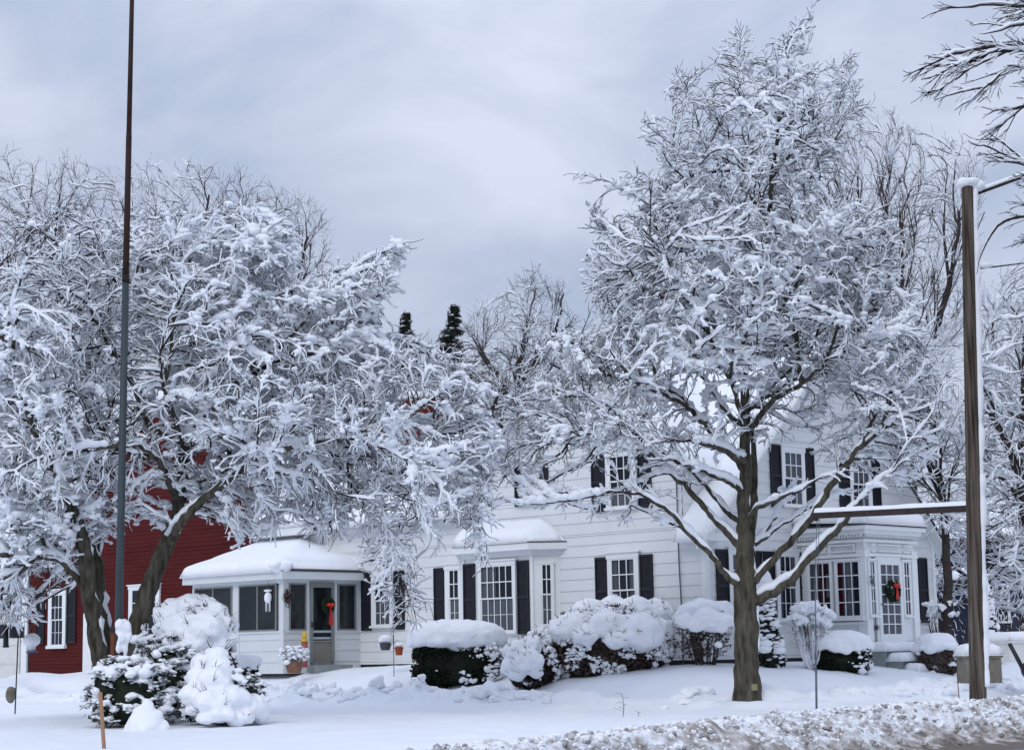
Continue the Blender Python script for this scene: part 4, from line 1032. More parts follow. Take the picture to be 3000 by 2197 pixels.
# ------------------------------------------------------------------ the big street tree right of centre
ZR = 36.0
s = Skel(); m_ = mpp(ZR)
s.trace(T3([(1647, 1552), (1646, 1500), (1645, 1440), (1644, 1380), (1643, 1330), (1642, 1290)], ZR), [.30, .255, .235, .24, .25, .23], root=True)
s.trace(T3([(1642, 1290), (1640, 1200), (1638, 1100), (1642, 1040), (1645, 980), (1642, 900), (1640, 820), (1650, 740), (1668, 640), (1684, 560), (1694, 450), (1706, 350), (1712, 290), (1722, 230), (1745, 130), (1768, 70), (1797, 6)], ZR, 0, .3),
        [.22, .16, .128, .112, .10, .088, .075, .065, .056, .06, .05, .04, .033, .028, .020, .013, .006])
s.trace(T3([(1646, 1290), (1656, 1200), (1661, 1100), (1662, 1020), (1660, 960)], ZR, .1, .7), [.12, .10, .08, .065, .045])
lim = [
 (F2D([(2172, 1735), (2120, 1680), (2090, 1630), (2040, 1585), (1999, 1549), (1994, 1530), (1956, 1492), (1912, 1468), (1869, 1443), (1820, 1440), (1700, 1462), (1560, 1480), (1450, 1468)]), -.2, -1.8, [.10, .075, .06, .045, .03, .018, .008]),
 (F2D([(2165, 1610), (2120, 1545), (2095, 1522), (2051, 1470), (2013, 1427), (1972, 1394), (1940, 1364), (1907, 1334), (1888, 1302), (1852, 1262), (1790, 1230), (1700, 1210), (1600, 1240)]), 0, 1.2, [.13, .09, .08, .065, .05, .035, .02, .01]),
 (F2D([(2180, 1560), (2122, 1495), (2095, 1457), (2046, 1402), (2021, 1372), (1972, 1348), (1910, 1307), (1840, 1290), (1760, 1280), (1650, 1330)]), .3, 2.6, [.10, .07, .06, .045, .03, .02, .009]),
 (F2D([(2178, 1450), (2136, 1413), (2054, 1378), (1980, 1350), (1900, 1345)]), -.2, -1.6, [.08, .055, .04, .022, .01]),
 (F2D([(2178, 1352), (2150, 1341), (2118, 1321), (2091, 1306), (2051, 1299), (1990, 1290), (1900, 1300)]), -.1, -2.0, [.11, .08, .06, .045, .03, .01]),
 (F2D([(2172, 1375), (2127, 1306), (2099, 1287), (2059, 1234), (2023, 1196), (2000, 1165), (1960, 1143), (1891, 1123), (1849, 1116), (1790, 1095), (1720, 1110), (1640, 1150), (1560, 1210)]), 0, .8, [.12, .10, .09, .08, .06, .045, .03, .015, .008]),
 (F2D([(2023, 1196), (1960, 1160), (1900, 1140), (1850, 1128), (1760, 1190)]), 0, -.6, [.06, .05, .035, .015]),
 (F2D([(2180, 1252), (2145, 1223), (2109, 1178), (2080, 1134), (2056, 1102), (2033, 1089), (2000, 1069), (1930, 1010), (1880, 940), (1800, 900)]), .1, 1.8, [.085, .06, .05, .04, .03, .02, .008]),
 (F2D([(2180, 1250), (2171, 1200), (2156, 1160), (2143, 1127), (2116, 1067), (2087, 1015), (2040, 900), (1960, 780), (1900, 700), (1850, 640)]), -.1, -1.6, [.07, .06, .05, .035, .022, .008]),
 (F2D([(2182, 1760), (2229, 1754), (2307, 1713), (2368, 1641), (2440, 1564), (2476, 1528), (2520, 1465), (2600, 1394), (2660, 1345)]), .2, -2.6, [.15, .12, .105, .09, .075, .05, .03, .012]),
 (F2D([(2190, 1730), (2215, 1700), (2260, 1643), (2312, 1589), (2364, 1532), (2400, 1480), (2446, 1410), (2480, 1355), (2520, 1310), (2560, 1275), (2640, 1220), (2720, 1190)]), -.1, -1.2, [.16, .125, .115, .105, .095, .08, .06, .04, .015]),
 (F2D([(2186, 1510), (2230, 1478), (2260, 1471), (2348, 1435), (2400, 1400), (2480, 1380)]), -.1, -2.0, [.075, .055, .045, .03, .012]),
 (F2D([(2200, 1600), (2229, 1579), (2260, 1530), (2291, 1482), (2340, 1400)]), .1, 2.0, [.07, .05, .04, .02]),
 (F2D([(2205, 1610), (2235, 1579), (2300, 1535), (2363, 1492), (2430, 1450), (2520, 1440)]), .3, 2.4, [.06, .045, .035, .02, .01]),
 (F2D([(2192, 1290), (2221, 1232), (2236, 1196), (2272, 1169), (2309, 1149), (2349, 1125), (2420, 1060), (2520, 1000), (2600, 960)]), .1, -1.0, [.09, .08, .06, .045, .03, .012]),
 (F2D([(2215, 1240), (2250, 1192), (2300, 1200), (2340, 1214), (2370, 1250), (2420, 1300)]), .1, 1.5, [.04, .03, .022, .014, .007]),
 (F2D([(2190, 1200), (2245, 1150), (2272, 1118), (2330, 1040), (2420, 960), (2500, 900), (2600, 830)]), .1, 1.4, [.07, .05, .04, .02, .009]),
 (F2D([(2185, 1100), (2140, 1020), (2080, 940), (1980, 840), (1880, 740), (1800, 690), (1720, 660)]), .0, .9, [.07, .055, .04, .025, .008]),
 (F2D([(2188, 1080), (2230, 1010), (2290, 900), (2370, 800), (2450, 700), (2530, 640), (2600, 600)]), .0, -.9, [.07, .05, .04, .025, .008]),
 (F2D([(2200, 960), (2150, 860), (2090, 740), (2030, 620), (2000, 520), (1960, 420), (1990, 200)]), .0, .7, [.06, .045, .035, .025, .015, .006]),
 (F2D([(2210, 900), (2260, 800), (2330, 640), (2400, 480), (2450, 330), (2500, 160)]), .0, .6, [.06, .045, .035, .025, .015, .006]),
 (F2D([(2100, 760), (2000, 660), (1900, 600), (1800, 540), (1740, 520), (1690, 510)]), .2, -.8, [.035, .03, .02, .012, .006]),
 (F2D([(2250, 720), (2230, 560), (2180, 420), (2160, 300), (2170, 90)]), .1, -.5, [.035, .03, .02, .012, .006]),
 (F2D([(2090, 620), (2020, 480), (1950, 380), (1900, 350), (1880, 360)]), .1, -.8, [.03, .02, .012, .006]),
 (F2D([(2300, 560), (2420, 420), (2480, 340), (2550, 310)]), .1, -.8, [.03, .02, .012, .006]),
]
for pts, d0, d1, rad in lim: s.trace(T3(pts, ZR, d0, d1), [q * .68 for q in rad], step=.12)
polyR = [(1105, 1060), (1095, 990), (1108, 930), (1125, 870), (1160, 800), (1200, 745), (1260, 730), (1330, 760), (1330, 700), (1290, 640), (1300, 600), (1285, 560), (1330, 520), (1290, 470), (1310, 450), (1380, 500), (1420, 470), (1370, 385), (1400, 370), (1460, 400), (1450, 340), (1410, 280), (1430, 262), (1480, 290), (1475, 200), (1500, 150), (1540, 200), (1580, 230), (1560, 160), (1610, 75), (1640, 65), (1650, 130), (1690, 120), (1720, 90), (1795, 5), (1790, 60), (1770, 150), (1830, 160), (1885, 110), (1890, 230), (1920, 235), (1850, 300), (1860, 400), (1900, 460), (1950, 480), (1990, 560), (1990, 640), (2030, 700), (2060, 800), (2085, 900), (2075, 990), (2020, 1040), (1960, 1070), (1880, 1050), (1800, 1010), (1760, 960), (1700, 980), (1640, 1000), (1560, 1060), (1480, 1110), (1400, 1150), (1290, 1140), (1190, 1110)]
def densR(x, y):
    hole = 1.1 * np.exp(-(((x - 1530) / 150) ** 2 + ((y - 890) / 95) ** 2)) + 1.0 * np.exp(-(((x - 1800) / 130) ** 2 + ((y - 930) / 95) ** 2))
    low = sstep(930, 1020, y) * sstep(1180, 1230, x) * (1 - .6 * sstep(1690, 1760, x))
    return np.clip(1 - .95 * hole, 0.04, 1) * (.42 + .58 * sstep(250, 620, y)) * (1 - .93 * low)
kp = mask_keep(polyR); low_ = mask_keep([(1180, 985), (1720, 985), (1720, 1300), (1180, 1300)]); gap_ = mask_keep([(1470, 830), (1600, 830), (1600, 960), (1470, 960)]); gap2_ = mask_keep([(1725, 860), (1890, 860), (1890, 1000), (1725, 1000)]); hole_ok = lambda q: kp(q) and not low_(q) and not gap_(q) and not gap2_(q)
shoots(s, [i for i in range(len(s.p)) if 0 < s.r0[i] < .055], 5, (.7, 1.9), .30, .8, (0, 0, .22), .10, 2, hole_ok)
att = crown_points(polyR, ZR, 8500, 3.4, 1, densR)
colonize(s, att, di=1.3, dk=.15, step=.095, bias=(0, 0, .10), maxn=26000, seed=2, inertia=.65, wander=.06, center=P(1645, 1250, ZR), outw=.40)
make_tree('street_tree', 'tall snow-laden maple with a single trunk on the lawn in front of the white house', s, rtip=.0052, e=2.35, bark=BARK, twig=TWIG,
          snow=dict(S=.047, c0=.29, fr=2.0, thick=.36, steep=.26, cap=.09, tip=.45, zone=.55, twc=.06, top=lambda q: 1 + .45 * np.exp(-((q[:, 0] + 1.5) / 2.2) ** 2 - ((q[:, 2] - 5.5) / 2.0) ** 2)), plaster=((.8, -.15, .2), .55), lumps=.42, seed=3, tw=dict(prob=.80, ln=(.10, .32), up=.12, seed=4, droop=.05, along=1.2, seg=3))

# ------------------------------------------------------------------ the wide old tree at the left
ZL = 34.0
s = Skel()
s.trace(T3(F2D([(352, 2125), (345, 2060), (338, 1990)]), ZL), [.50, .45, .42], root=True)
s.trace(T3(F2D([(338, 2040), (300, 1940), (280, 1860), (265, 1760), (258, 1680), (245, 1600), (239, 1550), (206, 1479), (150, 1370), (127, 1302), (73, 1211), (42, 1084), (18, 1005), (-40, 900)]), ZL, 0, -1.0), [.22, .165, .155, .145, .13, .11, .09, .07, .055, .04, .02])
s.trace(T3(F2D([(338, 2040), (318, 1900), (300, 1760), (284, 1640), (282, 1600), (304, 1490), (300, 1400), (250, 1280), (200, 1180)]), ZL, .2, 1.4), [.17, .13, .11, .10, .09, .08, .06, .03])
s.trace(T3(F2D([(345, 2060), (380, 1890), (424, 1762), (450, 1690), (472, 1626), (505, 1560), (521, 1517), (527, 1450), (527, 1381), (549, 1300), (590, 1230), (605, 1102), (626, 945), (623, 884), (640, 760), (660, 650)]), ZL, 0, .8), [.24, .20, .175, .165, .155, .135, .12, .11, .10, .08, .07, .055, .04, .02])
L2 = [
 (F2D([(262, 1740), (235, 1700), (195, 1648), (147, 1626), (70, 1636), (0, 1625), (-80, 1640)]), 0, -1.4, [.085, .075, .065, .05, .03]),
 (F2D([(250, 1600), (200, 1590), (140, 1605), (60, 1600), (-40, 1580)]), 0, .8, [.05, .04, .03, .015]),
 (F2D([(527, 1440), (489, 1398), (467, 1343), (413, 1305), (350, 1300), (250, 1320), (120, 1340), (0, 1400), (-60, 1440)]), -.1, -2.2, [.10, .085, .065, .042, .032, .022, .01]),
 (F2D([(500, 1570), (527, 1533), (576, 1485), (646, 1420), (720, 1360), (800, 1320), (900, 1300), (1000, 1280), (1100, 1300), (1200, 1350), (1290, 1420), (1340, 1500)]), -.1, -2.2, [.12, .10, .09, .065, .045, .035, .028, .02, .01]),
 (F2D([(525, 1500), (532, 1447), (576, 1403), (608, 1360), (640, 1330), (720, 1290)]), .1, 1.8, [.08, .07, .055, .035, .015]),
 (F2D([(549, 1300), (520, 1250), (500, 1180), (470, 1110), (470, 1000), (520, 880)]), -.1, -1.6, [.07, .06, .045, .03, .015]),
 (F2D([(467, 1343), (430, 1250), (400, 1150), (351, 1060), (303, 975), (260, 884), (230, 836), (182, 812), (121, 787), (40, 800)]), 0, .9, [.085, .08, .07, .06, .05, .035, .012]),
 (F2D([(351, 1060), (370, 900), (387, 812), (424, 703), (440, 640)]), 0, .8, [.045, .035, .025, .01]),
 (F2D([(303, 975), (320, 850), (300, 720), (260, 640)]), 0, -1.2, [.04, .03, .02, .009]),
 (F2D([(230, 836), (170, 720), (120, 650), (60, 690), (0, 780)]), 0, .9, [.03, .022, .015, .008]),
 (F2D([(549, 1300), (600, 1220), (640, 1180), (700, 1110), (760, 1060), (820, 1010), (880, 960), (960, 860), (1060, 770), (1120, 740), (1190, 714)]), 0, -.7, [.09, .08, .07, .055, .04, .028, .018, .008]),
 (F2D([(700, 1120), (800, 1060), (900, 1030), (1000, 1010), (1100, 1000), (1200, 1010), (1330, 1080), (1400, 1200), (1440, 1330)]), .1, .9, [.06, .05, .04, .03, .018, .008]),
 (F2D([(820, 1010), (920, 960), (1020, 900), (1100, 900), (1150, 960)]), .1, .8, [.035, .026, .016, .007]),
 (F2D([(646, 1420), (760, 1330), (860, 1220), (960, 1180), (1080, 1180), (1200, 1220), (1300, 1280), (1380, 1360), (1420, 1450)]), .4, 2.2, [.07, .06, .05, .035, .02, .008]),
 (F2D([(900, 1300), (980, 1330), (1060, 1380), (1110, 1440), (1124, 1500), (1130, 1580), (1160, 1660)]), .0, -.8, [.04, .035, .028, .018, .008]),
 (F2D([(1000, 1280), (1080, 1330), (1160, 1420), (1230, 1520), (1290, 1600)]), .0, .7, [.03, .022, .014, .006]),
 (F2D([(1060, 1380), (1080, 1470), (1110, 1560), (1180, 1700), (1200, 1760)]), .0, -.5, [.025, .018, .012, .006]),
 (F2D([(605, 1102), (640, 980), (700, 900), (780, 820), (800, 740)]), 0, 1.0, [.05, .04, .03, .012]),
 (F2D([(605, 1102), (560, 980), (540, 860), (520, 760), (500, 680)]), 0, .8, [.05, .04, .028, .010]),
 (F2D([(620, 960), (700, 820), (760, 700), (830, 640)]), 0, -1.0, [.04, .03, .02, .008]),
 (F2D([(127, 1302), (60, 1330), (-20, 1380)]), 0, -1, [.04, .03, .012]),
 (F2D([(206, 1479), (260, 1400), (230, 1300), (180, 1200), (160, 1080)]), 0, 1.2, [.05, .045, .03, .012]),
 (F2D([(1200, 1350), (1300, 1360), (1370, 1440), (1420, 1560), (1425, 1660)]), 0, .4, [.03, .022, .015, .007]),
]
for pts, d0, d1, rad in L2: s.trace(T3(pts, ZL, d0, d1), [q * .8 for q in rad], step=.12)
polyL = [(-110, 760), (-40, 640), (15, 560), (40, 500), (110, 460), (200, 470), (280, 500), (350, 470), (430, 480), (480, 460), (560, 465), (640, 510), (650, 560), (640, 620), (720, 600), (790, 570), (830, 560), (895, 537), (860, 600), (850, 640), (885, 655), (830, 680), (820, 740), (880, 745), (960, 755), (1040, 800), (1065, 860), (1080, 950), (1095, 1020), (1085, 1090), (1075, 1170), (1065, 1240), (1030, 1180), (990, 1120), (950, 1100), (960, 1160), (900, 1170), (920, 1260), (945, 1330), (900, 1390), (855, 1340), (800, 1260), (780, 1150), (740, 1190), (640, 1170), (560, 1190), (520, 1200), (470, 1150), (400, 1090), (340, 1060), (310, 1130), (200, 1220), (130, 1300), (60, 1370), (-20, 1390), (-110, 1350)]
def densL(x, y):
    hole = .45 * np.exp(-(((x - 480) / 90) ** 2 + ((y - 1010) / 70) ** 2)) + .5 * np.exp(-(((x - 330) / 80) ** 2 + ((y - 1080) / 60) ** 2)) + 1.0 * (((x - 918) / 34) ** 2 + ((y - 915) / 62) ** 2 < 1) + .45 * sstep(1110, 1180, y) * sstep(300, 420, x)
    return np.clip(1 - hole, .05, 1)
kp_ = mask_keep(polyL); PX_ = P(272, 900, 31.4)[0]; kp = lambda q: kp_(q) and not (q[1] < 32.5 and abs(q[0] - PX_) < .75)
shoots(s, [i for i in range(len(s.p)) if 0 < s.r0[i] < .06], 15, (.7, 1.8), .20, .85, (0, 0, -.05), .10, 2, kp)
att = crown_points(polyL, ZL, 11500, 3.6, 11, densL); att = att[~((att[:, 1] < 32.7) & (np.abs(att[:, 0] - PX_) < .95))]
colonize(s, att, di=1.3, dk=.15, step=.095, bias=(0, 0, -.06), maxn=34000, seed=12, wander=.08, inertia=.7, center=P(330, 1250, ZL), outw=.30)
make_tree('spreading_tree', 'wide old tree with twin trunks and drooping snow-caked branches before the red barn', s, rtip=.0052, e=2.35, bark=BARK, twig=TWIG,
          snow=dict(S=.048, c0=.26, fr=2.0, thick=.55, steep=.36, cap=.12, tip=.45, zone=.55, twc=.07), plaster=((.75, -.25, .2), .72, .3), lumps=.38, seed=13, tw=dict(prob=.80, ln=(.12, .38), up=-.10, seed=14, droop=.16, along=1.1, seg=3))

# ------------------------------------------------------------------ trees beyond
def back_tree(name, label, base, poly, Z, npts, depth, seed, trunks, bark=BARKD, twig=TWIGB, snow=None, dk=.27, step=.22, rtip=.0052, bias=(0, 0, .35), group=None, dens=None, tw=None, lumps=0, maxn=9000, di=2.5):
    s = Skel()
    b = P(base[0], base[1], Z); b[2] = float(ground_z(np.array([b[0]]), np.array([b[1]]))[0]) - .05
    s.add(b, -1, trunks[0][1][0], True)
    for k, (pts, rad, d1) in enumerate(trunks):
        s.trace([s.p[0] if k == 0 else P(pts[0][0], pts[0][1], Z)] + T3(pts[1:] if k else pts, Z, 0, d1), rad, step=.3, wig=.03)
    shoots(s, [i for i in range(6, len(s.p)) if s.r0[i] < .16], seed, (1.2, 2.8), .36, .6, (bias[0], 0, bias[2] * 1.1), step, 3, mask_keep(poly), .05, .8, .5)
    att = crown_points(poly, Z, int(npts * .55), depth, seed, dens)
    colonize(s, att, di=di, dk=dk, step=step, bias=bias, maxn=maxn, seed=seed, wander=.10, inertia=.9)
    return make_tree(name, label, s, rtip=rtip, e=2.3, bark=bark, twig=twig, group=group, snow=snow, lumps=lumps, seed=seed, cut=.05, ns=4, tw=tw or dict(prob=.8, ln=(.2, .6), up=.5, seed=seed, along=1.4))
SB = dict(S=.034, c0=.42, fr=.8, thick=.3, steep=.3, cap=.12, tip=.8)
SB2 = dict(S=.050, c0=.30, fr=1.2, thick=.4, steep=.4, cap=.12, tip=.7)
GB = 'bare trees rising behind the buildings'
lab = 'brown bare-twigged tree behind the barn, '
back_tree('bare_tree', lab + 'leftmost with its crown cut by the frame', (30, 1380), [(-160, 700), (-120, 470), (-30, 370), (38, 325), (60, 380), (110, 370), (150, 340), (160, 400), (200, 520), (210, 700), (100, 800), (-100, 800)], 74, 2550, 4.5, 101,
          [([(30, 1100), (28, 800), (20, 640)], [.3, .25, .18, .1], 0), ([(28, 900), (-60, 640), (-90, 520)], [.15, .1, .04], 1), ([(28, 860), (110, 600), (130, 450)], [.15, .1, .04], -1)], snow=SB, group=GB)
back_tree('bare_tree', lab + 'between the left frame edge and the tall pole', (190, 1380), [(100, 800), (90, 600), (120, 430), (150, 370), (200, 360), (250, 400), (290, 360), (330, 420), (330, 700), (260, 800)], 72, 2380, 4.5, 102,
          [([(190, 1100), (195, 800), (200, 640)], [.3, .25, .18, .1], 0), ([(192, 900), (140, 640), (120, 520)], [.15, .1, .04], 1), ([(192, 860), (260, 600), (280, 450)], [.15, .1, .04], -1)], snow=SB, group=GB)
back_tree('bare_tree', lab + 'directly right of the tall pole', (380, 1380), [(280, 800), (270, 560), (300, 400), (335, 345), (370, 400), (400, 370), (440, 360), (470, 345), (490, 420), (520, 560), (500, 750), (400, 820)], 70, 2550, 4.5, 103,
          [([(380, 1100), (385, 800), (390, 640)], [.3, .25, .18, .1], 0), ([(382, 900), (320, 640), (310, 520)], [.15, .1, .04], 1), ([(382, 860), (440, 600), (460, 430)], [.15, .1, .04], -1)], snow=SB, group=GB)
back_tree('bare_tree', lab + 'rounded right shoulder standing against the sky', (590, 1380), [(470, 800), (460, 600), (480, 430), (520, 370), (535, 385), (560, 440), (600, 410), (640, 430), (690, 450), (715, 480), (730, 540), (735, 590), (710, 640), (760, 700), (740, 800), (600, 860)], 72, 3400, 5, 104,
          [([(590, 1100), (590, 850), (585, 700)], [.3, .25, .18, .1], 0), ([(588, 900), (520, 640), (510, 500)], [.15, .1, .04], 1), ([(588, 860), (650, 640), (680, 520)], [.15, .1, .04], -1)], snow=SB, group=GB)
# middle distance, between the two big crowns
back_tree('domed_tree', 'grey frosted tree with an upright feathery top seen between the two big crowns', (1130, 1380), [(1000, 960), (980, 850), (1000, 760), (1040, 700), (1090, 660), (1120, 640), (1160, 600), (1190, 595), (1210, 640), (1245, 630), (1240, 680), (1280, 720), (1290, 790), (1260, 900), (1180, 980), (1080, 1000)], 66, 3000, 4.5, 105,
          [([(1130, 1150), (1130, 900), (1150, 760), (1180, 640)], [.3, .25, .18, .1, .03], 0), ([(1130, 900), (1060, 780), (1040, 720)], [.15, .1, .04], 1), ([(1130, 880), (1220, 740), (1240, 650)], [.15, .1, .04], -1)], twig=TWIGG, snow=dict(S=.038, c0=.38, fr=.8, thick=.3, steep=.45, cap=.12, tip=.7), dk=.22, step=.17)
back_tree('thicket_tree', 'low dense dark tree mass behind the brick chimney', (1000, 1380), [(760, 1000), (780, 850), (860, 770), (960, 760), (1060, 800), (1130, 840), (1140, 960), (1080, 1010), (900, 1040)], 64, 3200, 3.5, 106,
          [([(1000, 1200), (1000, 1000), (990, 880)], [.3, .25, .18, .1], 0), ([(1000, 1020), (880, 900), (830, 840)], [.15, .1, .04], 1), ([(1000, 1020), (1080, 920), (1100, 860)], [.15, .1, .04], -1)], twig=TWIG, snow=dict(S=.032, c0=.46, fr=.9, thick=.3, steep=.5, cap=.10, tip=.9), dk=.20, step=.16)
# right background
back_tree('vase_tree', 'brown upswept tree rising behind the right shoulder of the street tree', (1880, 1380), [(1790, 700), (1800, 480), (1820, 330), (1850, 270), (1880, 240), (1930, 270), (1970, 250), (2000, 300), (2010, 480), (2010, 700), (1950, 860), (1850, 860)], 64, 2300, 4, 107,
          [([(1880, 1150), (1885, 850), (1890, 700)], [.3, .25, .18, .1], 0), ([(1885, 900), (1840, 640), (1830, 450)], [.15, .1, .04], 1), ([(1885, 860), (1940, 600), (1960, 400)], [.15, .1, .04], -1), ([(1888, 820), (1890, 560), (1890, 380)], [.13, .1, .04], 0)], snow=dict(S=.036, c0=.38, fr=.8, thick=.3, steep=.25, cap=.12, tip=.6), dk=.27, step=.2, bias=(0, 0, .5), group=GB)
back_tree('vase_tree', 'brown upswept tree just left of the top of the wooden sign pole', (2030, 1380), [(1950, 800), (1960, 560), (1980, 380), (2000, 290), (2050, 310), (2090, 350), (2110, 300), (2140, 330), (2160, 400), (2150, 560), (2120, 760), (2050, 880)], 60, 2300, 3.5, 108,
          [([(2005, 1150), (2010, 850), (2040, 700)], [.22, .2, .15, .1], 0), ([(2008, 900), (1985, 640), (1990, 450)], [.13, .1, .04], 1), ([(2010, 860), (2090, 640), (2120, 450)], [.13, .1, .04], -1)], snow=dict(S=.036, c0=.38, fr=.8, thick=.3, steep=.25, cap=.12, tip=.6), dk=.27, step=.2, bias=(.1, 0, .5), group=GB)
back_tree('frosted_tree', 'snow-covered tree filling the gap between the gable end and the sign pole', (2085, 1440), [(1880, 960), (1880, 800), (1950, 720), (2030, 700), (2090, 780), (2120, 900), (2140, 1040), (2130, 1180), (2080, 1190), (2030, 1110), (1960, 1000)], 47.2, 3000, 2.2, 109,
          [([(2085, 1250), (2078, 1080), (2050, 900), (2000, 760)], [.13, .11, .09, .07, .03], 0), ([(2078, 1050), (1990, 900)], [.06, .02], .6), ([(2082, 1150), (2110, 980)], [.05, .02], -.6)], twig=TWIG, snow=SB2, dk=.19, step=.15, bias=(0, 0, .2))
back_tree('frosted_tree', 'snow-covered tree right of the sign pole reaching past the frame edge', (2260, 1400), [(2130, 1180), (2100, 1060), (2130, 900), (2150, 700), (2200, 620), (2300, 560), (2400, 640), (2420, 1000), (2380, 1200), (2250, 1230)], 52, 4200, 3.5, 110,
          [([(2260, 1200), (2250, 1000), (2260, 800), (2250, 700)], [.22, .2, .15, .1, .04], 0), ([(2252, 1050), (2180, 900), (2160, 800)], [.12, .08, .03], 1), ([(2252, 1000), (2330, 850)], [.12, .03], -1)], twig=TWIGB, snow=SB2, dk=.21, step=.16, bias=(0, 0, .2))
back_tree('frosted_tree', 'low snowy tree with arching whips before the navy house', (2160, 1420), [(2040, 1290), (2050, 1180), (2110, 1120), (2200, 1140), (2300, 1160), (2380, 1250), (2340, 1330), (2250, 1360), (2140, 1340)], 50, 900, 2.2, 111,
          [([(2160, 1340), (2165, 1260), (2160, 1190)], [.10, .09, .07, .04], 0), ([(2163, 1300), (2090, 1230), (2060, 1210)], [.06, .04, .02], 1), ([(2163, 1290), (2250, 1210)], [.06, .02], -1)], twig=TWIG, snow=SB2, dk=.17, step=.12, bias=(0, 0, -.1))

# ------------------------------------------------------------------ limbs reaching in from the right
ZT = 27.0
s = Skel(); b = P(2560, 1500, ZT); b[2] = 0
s.add(b, -1, .38, True)
s.trace([b, P(2555, 1200, ZT), P(2550, 800, ZT), P(2540, 400, ZT), P(2520, 60, ZT), P(2500, -200, ZT)], [.38, .33, .28, .22, .15, .08], step=.3)
for pts, rad, d in [
  (F2D([(3390, 300), (3150, 190), (3000, 127), (2908, 140), (2781, 161), (2700, 200), (2646, 225)]), [.09, .06, .045, .03, .02, .006], .4),
  (F2D([(3390, 420), (3150, 260), (3000, 182), (2925, 220), (2875, 271), (2798, 326)]), [.08, .05, .035, .02, .006], -.6),
  (F2D([(3000, 150), (2930, 150), (2875, 144), (2820, 230), (2773, 250), (2697, 288)]), [.03, .025, .018, .006], .3),
  (F2D([(3390, 60), (3100, 20), (3000, 17), (2908, 17), (2807, 21), (2722, 42)]), [.06, .045, .03, .02, .006], .8),
  (F2D([(3390, 500), (3120, 300), (3000, 290), (2960, 356), (2875, 407)]), [.07, .045, .03, .015, .006], .3),
  (F2D([(3390, 800), (3150, 660), (3000, 619), (2917, 661), (2875, 720), (2860, 800)]), [.08, .05, .035, .02, .006], .9),
  (F2D([(3390, 760), (3150, 560), (3000, 480), (2900, 430), (2850, 420)]), [.06, .04, .03, .02, .006], -.5),
  (F2D([(3390, 200), (3200, 80), (3050, 60), (2960, 80), (2880, 100)]), [.05, .04, .03, .02, .006], -.8)]:
    s.trace(T3(pts, ZT, 0, d), rad)
k1 = mask_keep([(1990, 175), (2050, 110), (2100, 85), (2190, 80), (2600, 40), (2600, 340), (2256, 235), (2180, 225), (2105, 245), (2030, 215)]); k2 = mask_keep([(2035, 35), (2100, -5), (2256, -40), (2600, -80), (2600, 50), (2256, 62), (2130, 58)]); k3 = mask_keep([(2140, 300), (2190, 240), (2256, 210), (2600, 200), (2600, 640), (2260, 570), (2215, 520), (2170, 400)]); KO = lambda q: k1(q) or k2(q) or k3(q)
shoots(s, [i for i in range(25, len(s.p)) if 0 < s.r0[i] < .055], 62, (.35, .95), .66, .55, (-.25, 0, -.12), .085, 2, KO, .045, 1.0, .45)
make_tree('overhanging_tree', 'near tree outside the right edge whose bare snowy limbs reach into the top right corner', s, rtip=.0048, e=2.3, bark=BARKD, twig=TWIG,
          snow=dict(S=.024, c0=.34, fr=2.2, thick=.35, steep=.3, cap=.06, tip=.5), seed=63, tw=dict(prob=.35, ln=(.08, .22), up=.0, seed=64, along=1.9))
# ================================================================== SHRUBS
def sup(g, c, r, p=.6, seed=0, amp=.08, fr=2.2, sub=4, flat=None):
    v, t = ico(sub); w = np.sign(v) * np.abs(v) ** p; w /= np.maximum(1e-6, (np.abs(w) ** (2 / p)).sum(1) ** (p / 2))[:, None] ** .35
    n = fbm(v * fr + seed * 3.1, seed, 3)[:, None]; w = w * (1 + amp * 2 * (n - .5))
    if flat is not None: w[:, 2] = np.maximum(w[:, 2], -flat)
    return g.add(w * np.asarray(r) + np.asarray(c), t=t)
def surf(n, c, r, p=.7, seed=0, inset=.0):
    rg = np.random.RandomState(seed); v = rg.normal(size=(n, 3)); v /= np.linalg.norm(v, axis=1)[:, None]
    w = np.sign(v) * np.abs(v) ** p; w /= np.maximum(1e-6, (np.abs(w) ** (2 / p)).sum(1) ** (p / 2))[:, None] ** .35
    return w * (1 - inset * rg.rand(n, 1)) * np.asarray(r) + np.asarray(c), v
def gz(x, y): return float(ground_z(np.array([x]), np.array([y]))[0])
def bbox(x0, x1, y0, y1, Z):
    a, b = P((x0 + x1) / 2, y1, Z), P((x0 + x1) / 2, y0, Z); return np.array([a[0], Z, 0]), (x1 - x0) / 2 * mpp(Z), a[2], b[2]
def pads(name, parent, blobs_, seed=0, vox=.030, lump=.05, mt=None):
    """overlapping heaps fused into one sagging mass of snow"""
    g = G(); rg = np.random.RandomState(seed)
    for k, (c, r) in enumerate(blobs_):
        r = np.asarray(r, float); g.blob(c, r, seed + k, .26, 1.8, 3)
        for j in range(5):
            a = rg.normal(size=3); a[2] = -abs(a[2]) * .6; a /= np.linalg.norm(a); g.blob(c + a * r * .78, r * rg.uniform(.25, .48), seed + k * 7 + j, .3, 2.0, 2)
    o = g.build(name, mt or SNOW, parent, smooth=True)
    m = o.modifiers.new('fuse', 'REMESH'); m.mode = 'VOXEL'; m.voxel_size = vox; m.use_smooth_shade = True
    m = o.modifiers.new('soften', 'SMOOTH'); m.factor = .5; m.iterations = 7
    tx = bpy.data.textures.new(name, 'CLOUDS'); tx.noise_scale = .22; tx.noise_depth = 3
    m = o.modifiers.new('lumps', 'DISPLACE'); m.texture = tx; m.strength = lump * 2; m.mid_level = .5; m.texture_coords = 'GLOBAL'
    return o
